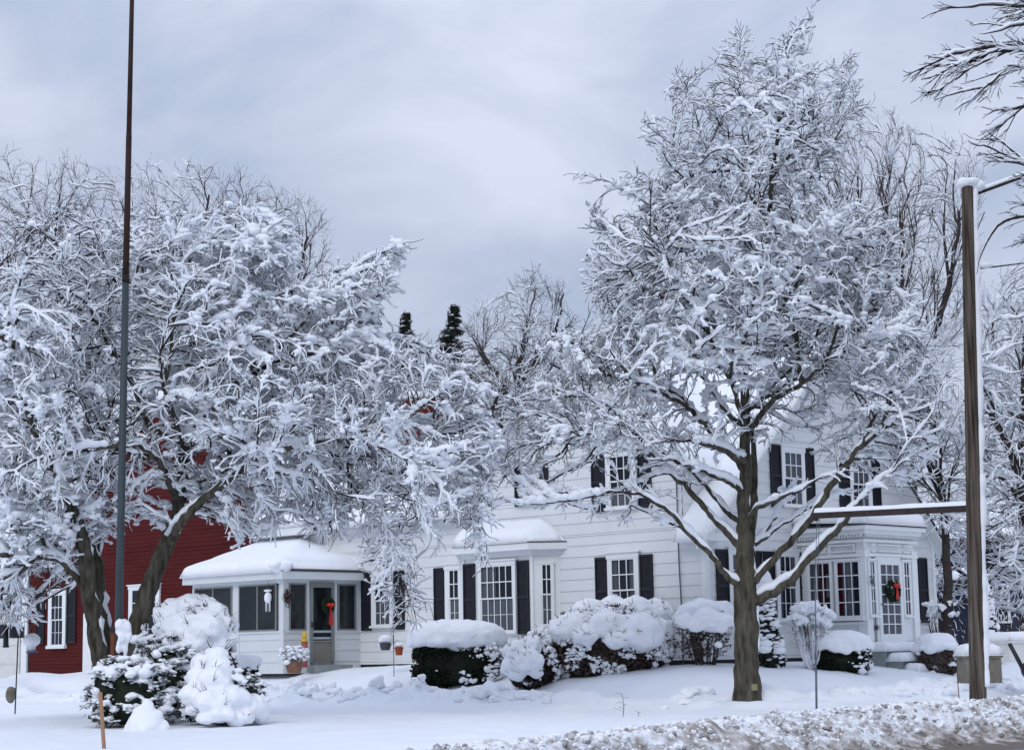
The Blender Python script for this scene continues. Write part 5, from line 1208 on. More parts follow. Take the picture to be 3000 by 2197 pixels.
def pillows(name, parent, pts, Z, seed=0, sq=.74, **k):
    if not pts: return
    B = []
    for (x, y, r, *d) in pts:
        rr = r * mpp(Z); B.append((P(x, y, Z + (d[0] if d else 0)), (rr, rr * .95, rr * sq)))
    return pads(name, parent, B, seed, **k)

def fuse(o, vox=.025, it=5, lump=.02, sc=.15):
    m = o.modifiers.new('fuse', 'REMESH'); m.mode = 'VOXEL'; m.voxel_size = vox; m.use_smooth_shade = True
    m = o.modifiers.new('soften', 'SMOOTH'); m.factor = .5; m.iterations = it
    tx = bpy.data.textures.new('fuse', 'CLOUDS'); tx.noise_scale = sc; tx.noise_depth = 3
    m = o.modifiers.new('lumps', 'DISPLACE'); m.texture = tx; m.strength = lump * 2; m.mid_level = .5; m.texture_coords = 'GLOBAL'
    return o
def sprigs(root, pil, Z, seed, m, dens=1.0):
    """twig ends that stick out through the snow"""
    if not pil: return
    rg = np.random.RandomState(seed + 9); g = G()
    for (x, y, r, *d) in pil:
        rr = r * mpp(Z); c = P(x, y, Z + (d[0] if d else 0))
        for k in range(int(5 * dens)):
            a = rg.normal(size=3); a[2] = abs(a[2]); a[1] = -abs(a[1]); a /= np.linalg.norm(a); b = c + a * rr * [1, 1, .74] * .85
            for j in range(rg.randint(2, 6)):
                v = a + rg.normal(0, .45, 3) + [0, 0, .3]; v /= np.linalg.norm(v); L_ = rg.uniform(.08, .22); g.tube([b, b + v * L_ * .5, b + v * L_ + rg.normal(0, .015, 3)], [.005, .004, .002], 4)
    if g.n: tag(g.build('twig_ends', m, root), kind='stuff')
def hedge(name, label, x0, x1, yt, yc, y1, Z, leaf=YEW, nl=6500, ls=.030, nsn=260, p=.55, seed=0, side=0.0, capamp=.07, over=1.06):
    """clipped bush: yt top of the snow cap, yc where cap meets leaves, y1 the ground"""
    c, rx, zb, _ = bbox(x0, x1, yt, y1, Z); zc = P((x0 + x1) / 2, yc, Z)[2]; zt = P((x0 + x1) / 2, yt, Z)[2]
    zb = min(zb, gz(c[0], Z)) - .05; root = thing(name, label, 'bush', (c[0], Z, zb)); ry = rx * .8
    zc = zc + .08
    cc = np.array([c[0], Z, (zb + zc) / 2]); rr = np.array([rx * .94, ry * .94, (zc - zb) / 2 + .06])
    g = G(); sup(g, cc, rr * .88, p, seed, .16); q, n = surf(nl * 2, cc, rr * 1.03, p, seed + 1, .13); q += (fbm(q * 3, seed, 2) - .5)[:, None] * n * .16; g.leaves(q, ls * 1.4, seed + 2); g.build('foliage', leaf, root)
    s = G(); q, n = surf(nsn * 5, cc, rr * 1.02, p, seed + 3); m = (n[:, 2] > -.75) & (vnoise(q * 3.3, seed) + side * (q[:, 0] - c[0]) / rx > .52); q = q[m][:nsn]
    rg = np.random.RandomState(seed); q = q + rg.normal(0, .02, q.shape); a = .010 + .045 * rg.rand(len(q)) ** 2.2; s.blobs(q, np.stack([a * rg.uniform(.8, 2.2, len(q)), a, a * rg.uniform(.5, 1.3, len(q))], 1), seed, 2, .35)
    hc = (zt - zc); v, t = ico(4); w = np.sign(v) * np.abs(v) ** .72
    n_ = fbm(v * 1.8 + seed, seed + 7, 3)[:, None]; w = w * (1 + capamp * 2 * (n_ - .5)); ed = fbm(v * 5 + seed, seed + 8, 2)
    w[:, 2] = np.where(w[:, 2] < 0, w[:, 2] * (.25 + .5 * ed), w[:, 2]); k_ = G().add(w * [rx * over, ry * over, hc] + [c[0], Z, zc], t=t)
    for k in range(46):
        a = rg.rand() * 6.283; k_.blob((c[0] + math.cos(a) * rx * .97, Z + math.sin(a) * ry * .97, zc + rg.uniform(-.10, .03)), (rg.uniform(.06, .15), rg.uniform(.06, .12), rg.uniform(.04, .10)), k, .2, sub=2)
    o = k_.build('snow_cap', SNOW, root, smooth=True); m = o.modifiers.new('fuse', 'REMESH'); m.mode = 'VOXEL'; m.voxel_size = .028; m.use_smooth_shade = True
    m = o.modifiers.new('soften', 'SMOOTH'); m.iterations = 8; tx = bpy.data.textures.new('cap', 'CLOUDS'); tx.noise_scale = .3; m = o.modifiers.new('lumps', 'DISPLACE'); m.texture = tx; m.strength = .11; m.texture_coords = 'GLOBAL'
    tag(s.build('snow_flecks', SNOW, root, smooth=True), kind='stuff'); return root
hedge('clipped_hedge', 'dark clipped evergreen hedge with a smooth oval snow cap below the bay window', 905, 1113, 1366, 1418, 1502, 43.3, seed=201, side=.35, nsn=900)
hedge('boxwood_bush', 'low dark boxwood with a thick snow cap left of the front steps', 1796, 1917, 1389, 1432, 1474, 41.2, seed=202, nl=4200, nsn=420)
hedge('boxwood_bush', 'small rounded boxwood with a flat snow cap right of the front steps', 2022, 2106, 1394, 1430, 1464, 43.0, leaf=LEAFB, seed=203, nl=2600, nsn=140)
hedge('low_evergreen', 'small snow-topped evergreen half hidden by the twin trunks and leafy shrubs', 520, 570, 1440, 1462, 1480, 38.5, seed=204, nl=900, nsn=70)

def leafy(name, label, x0, x1, y0, y1, Z, leaf, nl, ls, pil, nsn=900, ss=(.02, .05), p=.85, seed=0, core=.86, top=.35, twigmat=None, nt=0, cat='bush', flat=0.3):
    c, rx, zb, zt = bbox(x0, x1, y0, y1, Z); zb = min(zb, gz(c[0], Z)) - .05; root = thing(name, label, cat, (c[0], Z, zb)); ry = rx * .75
    cc = np.array([c[0], Z, (zb + zt) / 2]); rr = np.array([rx, ry, (zt - zb) / 2])
    g = G(); sup(g, cc, rr * core * .9, p, seed, .2); q, n = surf(nl, cc, rr * 1.03, p, seed + 1, .22); q += (fbm(q * 3, seed, 2) - .5)[:, None] * n * .2; g.leaves(q, ls * 1.4, seed + 2, asp=.4); g.build('foliage', leaf, root)
    if nt:
        s_ = Skel(); b = np.array([c[0], Z, zb]); s_.add(b, -1, .02, True)
        at, _ = surf(nt, cc, rr * 1.08, p, seed + 4, .35); colonize(s_, at, di=.6, dk=.09, step=.07, bias=(0, 0, .1), maxn=2500, seed=seed, inertia=.7)
        r_ = radii(s_, .0035, 2.4); g = G(); v, q = skin(s_, r_, 3); g.add(v, q); g.build('stems', twigmat or TWIG, root)
    s = G(); q, n = surf(nsn * 4, cc, rr * 1.02, p, seed + 3); w = vnoise(q * 4.1, seed); m = (n[:, 2] > -.85) & (w + top * n[:, 2] > .40); q = q[m][:nsn]
    rg = np.random.RandomState(seed); q = q + rg.normal(0, .02, q.shape); a = ss[0] + (ss[1] * 1.3 - ss[0]) * rg.rand(len(q)) ** 2; s.blobs(q, np.stack([a * rg.uniform(.7, 1.7, len(q)), a, a * rg.uniform(.5, 1.4, len(q))], 1), seed, 2, .35)
    tag(s.build('snow', SNOW, root, smooth=True), kind='stuff'); pillows('snow_pad', root, pil, Z, seed); sprigs(root, pil, Z, seed, twigmat or TWIG); return root
leafy('snowy_bush', 'largest brown-leaved bush heaped with snow pillows under the single front window', 1208, 1482, 1335, 1506, 41.6, LEAFB, 16000, .040,
      [(1260, 1385, 48, -.6), (1300, 1350, 42, 0), (1350, 1335, 32, .3), (1335, 1378, 46, -.7), (1400, 1350, 48, 0), (1440, 1350, 42, .1), (1410, 1392, 52, -.9), (1455, 1385, 32, -.4), (1235, 1400, 28, -.3), (1290, 1400, 30, -1.0), (1360, 1410, 26, -1.1), (1470, 1372, 20, 0)], nsn=6500, ss=(.012, .038), seed=210, nt=1500, twigmat=TWIGB, top=.18)
leafy('snowy_bush', 'low leaning bush, snow-white on its left half and twiggy right, beside the clipped hedge', 1120, 1228, 1420, 1504, 41.0, TWIG, 2600, .05,
      [(1140, 1435, 32, -.5), (1165, 1420, 26, -.3), (1130, 1465, 28, -.5), (1165, 1455, 34, -.7), (1140, 1485, 20, -.6), (1180, 1480, 18, -.7), (1180, 1408, 14, 0)], nsn=260, seed=211, nt=1500)
leafy('snowy_bush', 'small frosted bush rising behind the low leaning one, below the narrow bay window', 1165, 1215, 1388, 1440, 42.6, LEAFB, 1800, .03, [(1190, 1398, 12), (1178, 1412, 12), (1200, 1410, 12)], nsn=420, seed=212, nt=500)
# conical evergreens
def cone_tree(name, label, x, w, y0, y1, Z, seed, n=13):
    a, b = P(x, y1, Z), P(x, y0, Z); zb = min(a[2], gz(a[0], Z)) - .05; h = b[2] - zb; R0 = w / 2 * mpp(Z); root = thing(name, label, 'evergreen', (a[0], Z, zb)); rg = np.random.RandomState(seed)
    g = G(); f = rg.rand(9000) ** .8; th = rg.rand(9000) * 2 * math.pi; tier = .80 + .2 * np.abs(((f * n / 2.6) % 1) - .15)
    rad = R0 * np.clip((1 - f) ** .62, .05, 1) * tier * (.75 + .25 * rg.rand(9000)) * (1 + .12 * np.sin(th * 3 + f * 9))
    C = np.stack([a[0] + rad * np.cos(th), Z + rad * np.sin(th), zb + f * h * .98], 1); g.leaves(C, .05, seed, asp=.3)
    for k in range(9):
        f_ = k / 9; g.blob((a[0], Z, zb + (f_ + .05) * h), (R0 * .8 * (1 - f_) ** .62,) * 2 + (h * .09,), k, .1, sub=2)
    g.build('foliage', CONIF, root)
    s = G(); m = rg.rand(9000) < .06; a2 = rg.uniform(.02, .065, m.sum()); Cs = C[m] + [0, 0, .02]; s.blobs(Cs, np.stack([a2 * 1.4, a2 * 1.2, a2 * .6], 1), seed, 2, .25)
    for k in range(n):
        f_ = rg.uniform(.1, .93); t_ = rg.uniform(math.pi * .9, math.pi * 2.1); r_ = R0 * (1 - f_) ** .62 * .8; s.blob((a[0] + r_ * math.cos(t_), Z + r_ * math.sin(t_), zb + f_ * h), (.17 * (1.1 - f_), .15 * (1.1 - f_), .10 * (1.2 - f_)), k + seed, .2, sub=3)
    s.blob((a[0], Z, zb + h * .93), (R0 * .32, R0 * .32, h * .11), seed, .1, sub=3); s.build('snow', SNOW, root, smooth=True)
cone_tree('conical_evergreen', 'conical snow-tipped evergreen behind the trunk of the street tree', 1694, 82, 1262, 1482, 40.9, 220)
cone_tree('conical_evergreen', 'narrow snowy evergreen just right of the wooden sign pole', 2180, 62, 1284, 1450, 46.5, 221)

def stemmy(name, label, x0, x1, y0, y1, Z, nb, natt, seed, pil=(), leafn=0, snow=None, twig=TWIGB, base=.3, fan=1.0, step=.07, dk=.09, shape=None, leaf=LEAFB, knobs=0, rtip=.0035, cat='bush'):
    c, rx, zb, zt = bbox(x0, x1, y0, y1, Z); zb = min(zb, gz(c[0], Z)) - .03; root = thing(name, label, cat, (c[0], Z, zb)); rg = np.random.RandomState(seed); h = zt - zb
    s = Skel(); s.add((c[0], Z, zb - .05), -1, .02, True)
    for k in range(nb):
        a = rg.rand() * 2 * math.pi; d = rg.uniform(.2, 1); bx, by = c[0] + math.cos(a) * rx * base * d, Z + math.sin(a) * rx * base * d
        tx, ty = c[0] + math.cos(a) * rx * fan * d * .8, Z + math.sin(a) * rx * fan * d * .6
        s.trace([s.p[0], (bx, by, zb + .02), ((bx + tx) / 2, (by + ty) / 2, zb + h * .38), (tx, ty, zb + h * rg.uniform(.6, .8))], [.014, .013, .009, .005], step=.12, wig=.008)
    cc = np.array([c[0], Z, zb + h * .62]); at, _ = surf(natt, cc, (rx, rx * .75, h * .42), .85, seed + 1, .75)
    colonize(s, at, di=.6, dk=dk, step=step, bias=(0, 0, .25), maxn=3500, seed=seed, inertia=.8)
    r = radii(s, rtip, 2.5); g = G(); v, q = skin(s, r, 4); g.add(v, q); g.build('stems', twig, root, smooth=True)
    if leafn:
        q = np.array(s.p); w = q[:, 2] > zb + h * .35; q = q[w][rg.randint(0, w.sum(), leafn)] + rg.normal(0, .03, (leafn, 3)); g = G(); g.leaves(q, .028, seed); g.build('foliage', leaf, root)
    sn = G(); rs, off = snow_on(s, r, seed=seed, **(snow or dict(S=.026, c0=.34, fr=3, thick=.6, steep=.35, cap=.06, tip=.6)))
    par = np.array(s.par); keep = np.maximum(rs, np.where(par >= 0, rs[par], 0)) > .005; v, q = skin(s, r, 5, sel=keep, offs=off, rr=np.maximum(rs, .002)); sn.add(v, q)
    if knobs:
        q = np.array(s.p); w = np.where(q[:, 2] > zb + h * .66)[0]; ids = rg.choice(w, min(knobs, len(w)), False); a = rg.uniform(.04, .085, len(ids)); kn = G(); c_ = q[ids] + [0, 0, .04]; kn.blobs(c_, np.stack([a * 1.1, a, a * .9], 1), seed, 2, .3); c2_ = np.repeat(c_, 3, 0) + rg.normal(0, .045, (len(c_) * 3, 3)); kn.blobs(c2_, rg.uniform(.02, .05, len(c2_)), seed + 2, 2, .3); fuse(kn.build('snow_knob', SNOW, root, smooth=True), .020, 3, .012, .08)
    tag(sn.build('snow', SNOW, root, smooth=True), kind='stuff'); pillows('snow_pad', root, pil, Z, seed); return root
stemmy('flat_topped_shrub', 'brown many-stemmed shrub carrying one broad flat snow cap, left of the street tree trunk', 1490, 1618, 1345, 1496, 41.0, 34, 900, 230,
       pil=[(1520, 1352, 34, -.1), (1550, 1345, 38, 0), (1585, 1350, 36, .1), (1510, 1368, 22, -.5), (1560, 1366, 34, -.6), (1600, 1368, 22, -.5), (1536, 1378, 20, -.7), (1585, 1382, 18, -.7), (1583, 1420, 9, -.8)], leafn=3200, base=.35, fan=1.0)
stemmy('knobbly_shrub', 'upright red-brown stems topped with round snow knobs, under the porch side windows', 1736, 1838, 1328, 1472, 41.0, 44, 800, 231, pil=[(1770, 1340, 22), (1790, 1340, 20), (1760, 1352, 14), (1808, 1362, 12), (1826, 1348, 11), (1836, 1356, 9), (1822, 1375, 12), (1745, 1340, 8)], knobs=60, base=.25, fan=1.2)
stemmy('twiggy_shrub', 'thin twiggy shrub with snowy tips right of the front door', 2028, 2118, 1318, 1440, 47.3, 22, 420, 232, pil=[(2040, 1330, 9), (2075, 1340, 8)], knobs=26, base=.4, fan=1.1)
stemmy('twiggy_shrub', 'tangled low shrub in front of the navy house, at the right frame edge', 2190, 2275, 1330, 1420, 47.5, 18, 600, 233, base=.4, fan=1.1, snow=dict(S=.05, c0=.3, fr=2, thick=.6, steep=.5, cap=.1, tip=.6))
stemmy('twiggy_shrub', 'sparse bare shrub between the boxwood and the sign pole', 2090, 2150, 1350, 1480, 44.0, 10, 160, 234, base=.3, fan=1.2)

# left foreground group under the twin-trunked tree
leafy('snow_heaped_bush', 'big rounded bush buried in lumpy snow directly right of the twin trunks', 342, 514, 1322, 1470, 33.2, TWIGB, 2600, .04,
      [(385, 1350, 44, -.1), (425, 1340, 44, 0), (465, 1352, 40, -.1), (490, 1375, 34, -.2), (400, 1385, 50, -.5), (450, 1385, 52, -.6), (490, 1405, 32, -.4), (370, 1385, 32, -.3), (430, 1415, 42, -.7), (470, 1420, 34, -.6), (355, 1365, 18), (445, 1322, 14)], nsn=500, seed=240, nt=900, twigmat=TWIGB)
def rhodo(name, label, x0, x1, y0, y1, Z, seed, n, pil, leaf=LEAFG, nl=14, sz=.055, cat='shrub', nclump=1.0):
    c, rx, zb, zt = bbox(x0, x1, y0, y1, Z); zb = min(zb, gz(c[0], Z)) - .03; root = thing(name, label, cat, (c[0], Z, zb)); rg = np.random.RandomState(seed)
    cc = np.array([c[0], Z, (zb + zt) / 2]); rr = np.array([rx, rx * .7, (zt - zb) / 2])
    q, nn_ = surf(n, cc, rr, .8, seed, .65); q[:, 2] = np.maximum(q[:, 2], zb + .05)
    s = Skel(); s.add((c[0], Z, zb), -1, .03, True); colonize(s, q.copy(), di=1.0, dk=.1, step=.09, bias=(0, 0, .1), maxn=2500, seed=seed, inertia=.6); r = radii(s, .005, 2.4); g = G(); v, f = skin(s, r, 4); g.add(v, f); g.build('stems', BARKD, root, smooth=True)
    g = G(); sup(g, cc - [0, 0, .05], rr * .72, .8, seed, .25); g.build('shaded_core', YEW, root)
    L_ = []; D_ = []
    for k in range(n):
        for j in range(nl):
            a = rg.rand() * 2 * math.pi; d = np.array([math.cos(a), math.sin(a), rg.uniform(-.75, .1)]); D_.append(d); L_.append(q[k] + d * sz * 1.1)
    L_ = np.array(L_); D_ = np.array(D_); D_ /= np.linalg.norm(D_, axis=1)[:, None]; sd_ = np.cross(D_, [0, 0, 1.]); sd_ /= np.linalg.norm(sd_, axis=1)[:, None] + 1e-9; ln = (sz * rg.uniform(.8, 1.3, len(L_)))[:, None]
    w = np.stack([L_ - D_ * ln, L_ + sd_ * ln * .33, L_ + D_ * ln, L_ - sd_ * ln * .33], 1).reshape(-1, 3); g = G(); g.add(w, np.arange(len(w)).reshape(-1, 4)); g.build('foliage', leaf, root)
    s_ = G(); m = rg.rand(n) < .62 * nclump; a = rg.uniform(.035, .095, m.sum()); s2_ = G(); c_ = q[m] + [0, 0, .035]; s2_.blobs(c_, np.stack([a * rg.uniform(.9, 1.7, len(a)), a, a * rg.uniform(.45, .8, len(a))], 1), seed, 2, .3); c2_ = np.repeat(c_, 2, 0) + rg.normal(0, .05, (len(c_) * 2, 3)) * [1.3, 1, .5]; a2_ = rg.uniform(.02, .055, len(c2_)); s2_.blobs(c2_, np.stack([a2_ * 1.4, a2_, a2_ * .6], 1), seed + 5, 2, .3); fuse(s2_.build('snow_clump', SNOW, root, smooth=True), .020, 3, .012, .08)
    m = rg.rand(len(L_)) < .22; a = rg.uniform(.012, .035, m.sum()); s_.blobs(L_[m] + [0, 0, .012], np.stack([a * 1.3, a, a * .6], 1), seed + 1, 1, .3)
    s_.build('snow', SNOW, root, smooth=True); pillows('snow_pad', root, pil, Z, seed); sprigs(root, pil, Z, seed, BARKD, .5); return root
rhodo('leafy_shrub', 'green-leaved rhododendron flecked with snow at the foot of the twin trunks', 185, 395, 1440, 1606, 31.2, 241, 520, [(247, 1480, 24, -.3), (265, 1470, 18, -.2), (300, 1455, 18), (225, 1460, 12), (345, 1440, 14), (320, 1480, 16, -.5), (210, 1520, 12, -.5)])
rhodo('leafy_shrub', 'taller sprawling green shrub with hanging snow between the wooden post and the heaped bush', 285, 430, 1395, 1570, 32.2, 242, 300, [(300, 1408, 14), (318, 1395, 10), (370, 1415, 14), (345, 1500, 18, -.6), (385, 1445, 16)])
rhodo('buried_shrub', 'dark shrub swallowed by billowing rounded snow at the front right of the group', 398, 588, 1470, 1606, 31.0, 243, 260,
      [(455, 1460, 34, 0), (475, 1445, 28, 0), (490, 1475, 34, -.1), (440, 1490, 30, -.2), (470, 1500, 40, -.4), (430, 1530, 36, -.4), (470, 1545, 42, -.6), (515, 1540, 42, -.4), (550, 1555, 38, -.2), (570, 1575, 24, -.1), (530, 1580, 30, -.5), (490, 1570, 30, -.7), (420, 1560, 22, -.4), (510, 1500, 26, 0), (455, 1580, 20, -.7)], leaf=YEW, nclump=.9)
def mound(name, label, pts, Z, seed):
    root = thing(name, label, 'snow mound', P(pts[0][0], 1610, Z)); pillows('snow_pad', root, pts, Z, seed, sq=.9, vox=.028, lump=.03)
mound('snow_mound', 'smooth pointed heap of snow in front of the leafy shrubs', [(322, 1596, 40), (296, 1604, 24), (350, 1604, 24), (318, 1572, 26), (326, 1556, 15), (322, 1546, 9), (340, 1580, 20)], 30.2, 250)
# potted plant beside the storm door
def potted(name, label, x0, x1, y0, y1, Z, seed):
    c, rx, zb, zt = bbox(x0, x1, y0, y1, Z); root = thing(name, label, 'potted plant', (c[0], Z, zb)); h = zt - zb; g = G(); th = np.linspace(0, 1, 8)
    g.tube([(c[0], Z, zb + k * h * .42) for k in (0, .5, .9, 1.0)], [rx * .42, rx * .52, rx * .60, rx * .66], 16); g.build('pot', mat('clay_pot', (.16, .07, .045), .8, noise=.5, nscale=8, col2=(.24, .13, .09)), root, smooth=False)
    rg = np.random.RandomState(seed); s = Skel(); s.add((c[0], Z, zb + h * .4), -1, .01, True); q, _ = surf(260, (c[0], Z, zb + h * .66), (rx, rx * .8, h * .3), .8, seed, .7); colonize(s, q.copy(), di=.5, dk=.06, step=.05, maxn=900, seed=seed); r = radii(s, .003); g = G(); v, f = skin(s, r, 3); g.add(v, f); g.leaves(q, .04, seed); g.build('stems', LEAFB, root)
    n = G(); a = rg.uniform(.02, .06, 160); n.blobs(q[:160] + [0, 0, .02], np.stack([a * 1.3, a, a * .7], 1), seed, 2, .2); tag(n.build('snow', SNOW, root, smooth=True), kind='stuff'); pillows('snow_pad', root, [(x0 + 18, y0 + 38, 8, -.2), (x0 + 45, y0 + 22, 9, -.1), (x0 + 28, y0 + 20, 9)], Z, seed, lump=.01)
potted('potted_plant', 'withered plant in a clay pot flecked with snow beside the storm door', 614, 682, 1420, 1482, 47.4, 260)

# ---- conifers far behind
def spire(name, label, x, w, y0, y1, Z, seed):
    a, b = P(x, y1, Z), P(x, y0, Z); g0 = gz(a[0], Z); root = thing(name, label, 'conifer', (a[0], Z, g0)); rg = np.random.RandomState(seed); R0 = w / 2 * mpp(Z)
    g = G(); g.tube([(a[0], Z, g0 - .1), (a[0], Z, b[2] - .2)], [.28, .03], 8); g.build('trunk', BARKD, root, smooth=True)
    g = G(); s = G(); z = a[2]; hh = b[2] - a[2]
    while z < b[2] - .1:
        f = (z - a[2]) / hh; R = R0 * (1 - f) * rg.uniform(.5, 1.1) + .08
        for k in range(5):
            t_ = rg.rand() * 6.28; n = 26; u_ = np.linspace(.05, 1, n); R = R * rg.uniform(.5, 1.25); L_ = np.stack([a[0] + R * u_ * math.cos(t_) + .25 * f * f, Z + R * u_ * math.sin(t_), z - rg.uniform(.2, .8) * R * u_ ** 1.5 + .1 * u_], 1)
            C = np.repeat(L_, 4, 0) + rg.normal(0, .05 + .06 * R, (n * 4, 3)) - [0, 0, .05]; g.leaves(C, .10, rg.randint(1e6), asp=.18)
            a2 = rg.uniform(.03, .08, 3); s.blobs(L_[rg.randint(0, n, 3)] + [0, 0, .06], np.stack([a2 * 1.6, a2 * 1.4, a2 * .6], 1), rg.randint(1e6), 1, .25)
        z += .16
    g.build('foliage', CONIF, root); tag(s.build('snow', SNOWT, root, smooth=True), kind='stuff')
spire('pine_tree', 'small dark pine top just left of the gap between the crowns', 884, 120, 690, 900, 72, 270)
spire('pine_tree', 'dark pine top leaning against the domed frosted tree', 990, 150, 674, 900, 70, 271)

# ================================================================== POLES AND SMALL THINGS
def rod(g, a, b, r0, r1=None, n=10): g.tube([a, (np.array(a) + np.array(b)) / 2, b], [r0, (r0 + (r1 or r0)) / 2, r1 or r0], n)
# flagpole
ZF = 31.4
fp = thing('flagpole', 'very tall thin pole, green below and rusty black above, rising past the frame top', 'flagpole', P(262, 1500, ZF))
pb, p1, p2, p3 = P(258, 1560, ZF), P(277, 613, ZF), P(284, 300, ZF), P(292, -60, ZF)
g = G(); rod(g, pb, p1, .070, .058, 14); g.build('lower_section', FLAGG, fp, smooth=True)
g = G(); rod(g, p1, p2, .056, .050, 12); g.build('middle_section', RUST, fp, smooth=True)
g = G(); rod(g, p2, p3, .045, .038, 12); g.build('upper_section', RUST, fp, smooth=True)
for q, r in ((p1, .062), (p2, .048)):
    g = G(); rod(g, q - [0, 0, .08], q + np.array([0, 0, .06]), r, r, 12); g.build('coupling', RUST, fp, smooth=True)
g = G(); rod(g, P(258, 1560, ZF) + [-.08, .0, 0], P(254, 1392, ZF) + [-.02, 0, 0], .065, .065, 6); rod(g, P(268, 1560, ZF) + [.03, 0, 0], P(266, 1395, ZF), .045, .045, 6); g.build('wooden_post', WOODR, fp)
g = G(); g.box(*sorted((P(246, 1384, ZF)[0], P(272, 1384, ZF)[0])), ZF - .09, ZF + .05, P(250, 1392, ZF)[2], P(250, 1380, ZF)[2]); g.build('bracket', IRON, fp, fix=True)
g = G(); g.blob(P(272, 1385, ZF - .05), (.13, .12, .17), 5, .12); g.blob(P(264, 1376, ZF - .12), (.09, .08, .10), 6, .1); g.blob(P(262, 1425, ZF - .1), (.05, .05, .12), 7, .1); g.blob(P(276, 1415, ZF - .05), (.05, .05, .26), 8, .2); g.blob(P(280, 1398, ZF - .05), (.08, .07, .14), 9, .25); g.blob(P(268, 1402, ZF - .1), (.07, .06, .12), 9, .25); fuse(g.build('snow', SNOW, fp, smooth=True), .018, 6, .02, .1)
# wooden sign pole with its long arm
ZP = 30.0
sp_ = thing('sign_pole', 'weathered wooden pole with a long snow-topped side arm, plastered with snow on its right', 'pole', (P(2155, 1540, ZP)[0], ZP, .3))
t0, t1 = P(2155, 1560, ZP), P(2131, 410, ZP)
g = G(); k = 40; pts = [t0 + (t1 - t0) * i / k for i in range(k + 1)]; rr = [.136 - .036 * i / k for i in range(k + 1)]; g.tube(pts, rr, 22)
V_ = g.V[0]; V_ += ((fbm(V_ * [6, 6, .7], 5, 3) - .5) * .022)[:, None] * np.array([1, 1, 0]); g.build('post', POLEW, sp_, smooth=True)
b0, b1 = P(2140, 1120, ZP), P(1796, 1136, 33.2)
def beam(g, a, b, w, h):
    a, b = np.array(a), np.array(b); d = b - a; d /= np.linalg.norm(d); s_ = np.cross(d, [0, 0, 1]); s_ /= np.linalg.norm(s_); s_ *= w / 2; u_ = np.array([0, 0, h / 2])
    g.hexa([a - s_ - u_, a + s_ - u_, b + s_ - u_, b - s_ - u_, a - s_ + u_, a + s_ + u_, b + s_ + u_, b - s_ + u_])
g = G(); beam(g, b0, b1, .10, .10); rod(g, b1 - [0, 0, .09], b1 + np.array([0, 0, .08]), .055, .055, 8); g.build('side_arm', ARMW, sp_)
s = G(); d = b1 - b0; sd = np.cross(d / np.linalg.norm(d), [0, 0, 1]); sd /= np.linalg.norm(sd); up = np.array([0, 0, .052]); slab(s, b0 - sd * .055 + up, b1 - sd * .055 + up, b1 + sd * .055 + up, b0 + sd * .055 + up, .075, .05, 120, 8, 5, .3)
s.blob(t1 + np.array([.02, 0, .045]), (.20, .19, .085), 3, .2); s.blob(t1 + np.array([.17, 0, -.0]), (.13, .12, .10), 4, .12); s.blob(t1 + np.array([-.07, 0, .05]), (.10, .13, .09), 6, .1)
k = 150; pts = np.array([t0 + (t1 - t0) * (i / k) for i in range(6, k)]); rr = np.array([.10 - .03 * i / k for i in range(6, k)]); nz = fbm(pts * 5, 8, 3); pts = pts + np.array([.118, -.03, 0]) + (nz - .5)[:, None] * [.05, 0, 0]; s.tube(pts, rr * (.48 + .62 * nz), 9)
s.build('snow', SNOW, sp_, smooth=True)
g = G(); a_, b_ = P(2141, 430, ZP), P(2300, 372, ZP + .5); rod(g, a_, b_, .034, .034, 8); g.build('upper_rod', ARMW, sp_, smooth=True)
s = G(); pts = np.array([a_ + (b_ - a_) * i / 60 for i in range(61)]) + [0, 0, .04]; nz = fbm(pts * 4, 3, 2); s.tube(pts, .035 * (.5 + nz), 7); s.build('rod_snow', SNOW, sp_, smooth=True)
g = G(); a_, b_ = P(2150, 593, ZP), P(2256, 580, ZP + .5); rod(g, a_, b_, .014, .010, 8); g.build('lower_rod', ARMW, sp_, smooth=True)
s = G(); s.blob(a_ + np.array([.16, 0, .06]), (.13, .06, .05), 3, .15); s.build('rod_snow', SNOW, sp_, smooth=True)
g = G(); e0 = b1 + (b0 - b1) * .012; e1 = b1 + (b0 - b1) * .028; rod(g, e0 - [0, 0, .05], P(1795, 1300, 33.2), .006, .006, 5); rod(g, e1 - [0, 0, .05], P(1801, 1300, 33.2), .006, .006, 5); g.build('hanging_wire', STEEL, sp_)
pp = thing('steel_rod', 'thin upright steel rod under the end of the side arm, standing in the lawn snow', 'rod', P(1799, 1556, 33.2))
g = G(); rod(g, P(1796, 1285, 33.2), P(1798, 1480, 33.2), .010, .012, 8); rod(g, P(1798, 1478, 33.2), P(1799, 1570, 33.2), .020, .020, 8); g.build('shaft', STEEL, pp, smooth=True)
g = G(); g.blob(P(1796, 1475, 33.2), (.04, .04, .025), 1, .05, sub=2); g.build('clamp', STEEL, pp, smooth=True)
# service cable to the gable
g = G(); a_, b_ = P(2134, 440, ZP), P(1866, 975, 46.3); n = 40; pts = [a_ + (b_ - a_) * i / n - np.array([0, 0, .5 * math.sin(math.pi * i / n)]) for i in range(n + 1)]; g.tube(pts, .010, 5); g.tube([p_ + np.array([.25, 0, -.22]) for p_ in pts], .009, 5)
tag(g.build('service_cable', IRON), 'thin dark pair of cables sloping from the sign pole down to the gable wall', 'cable')
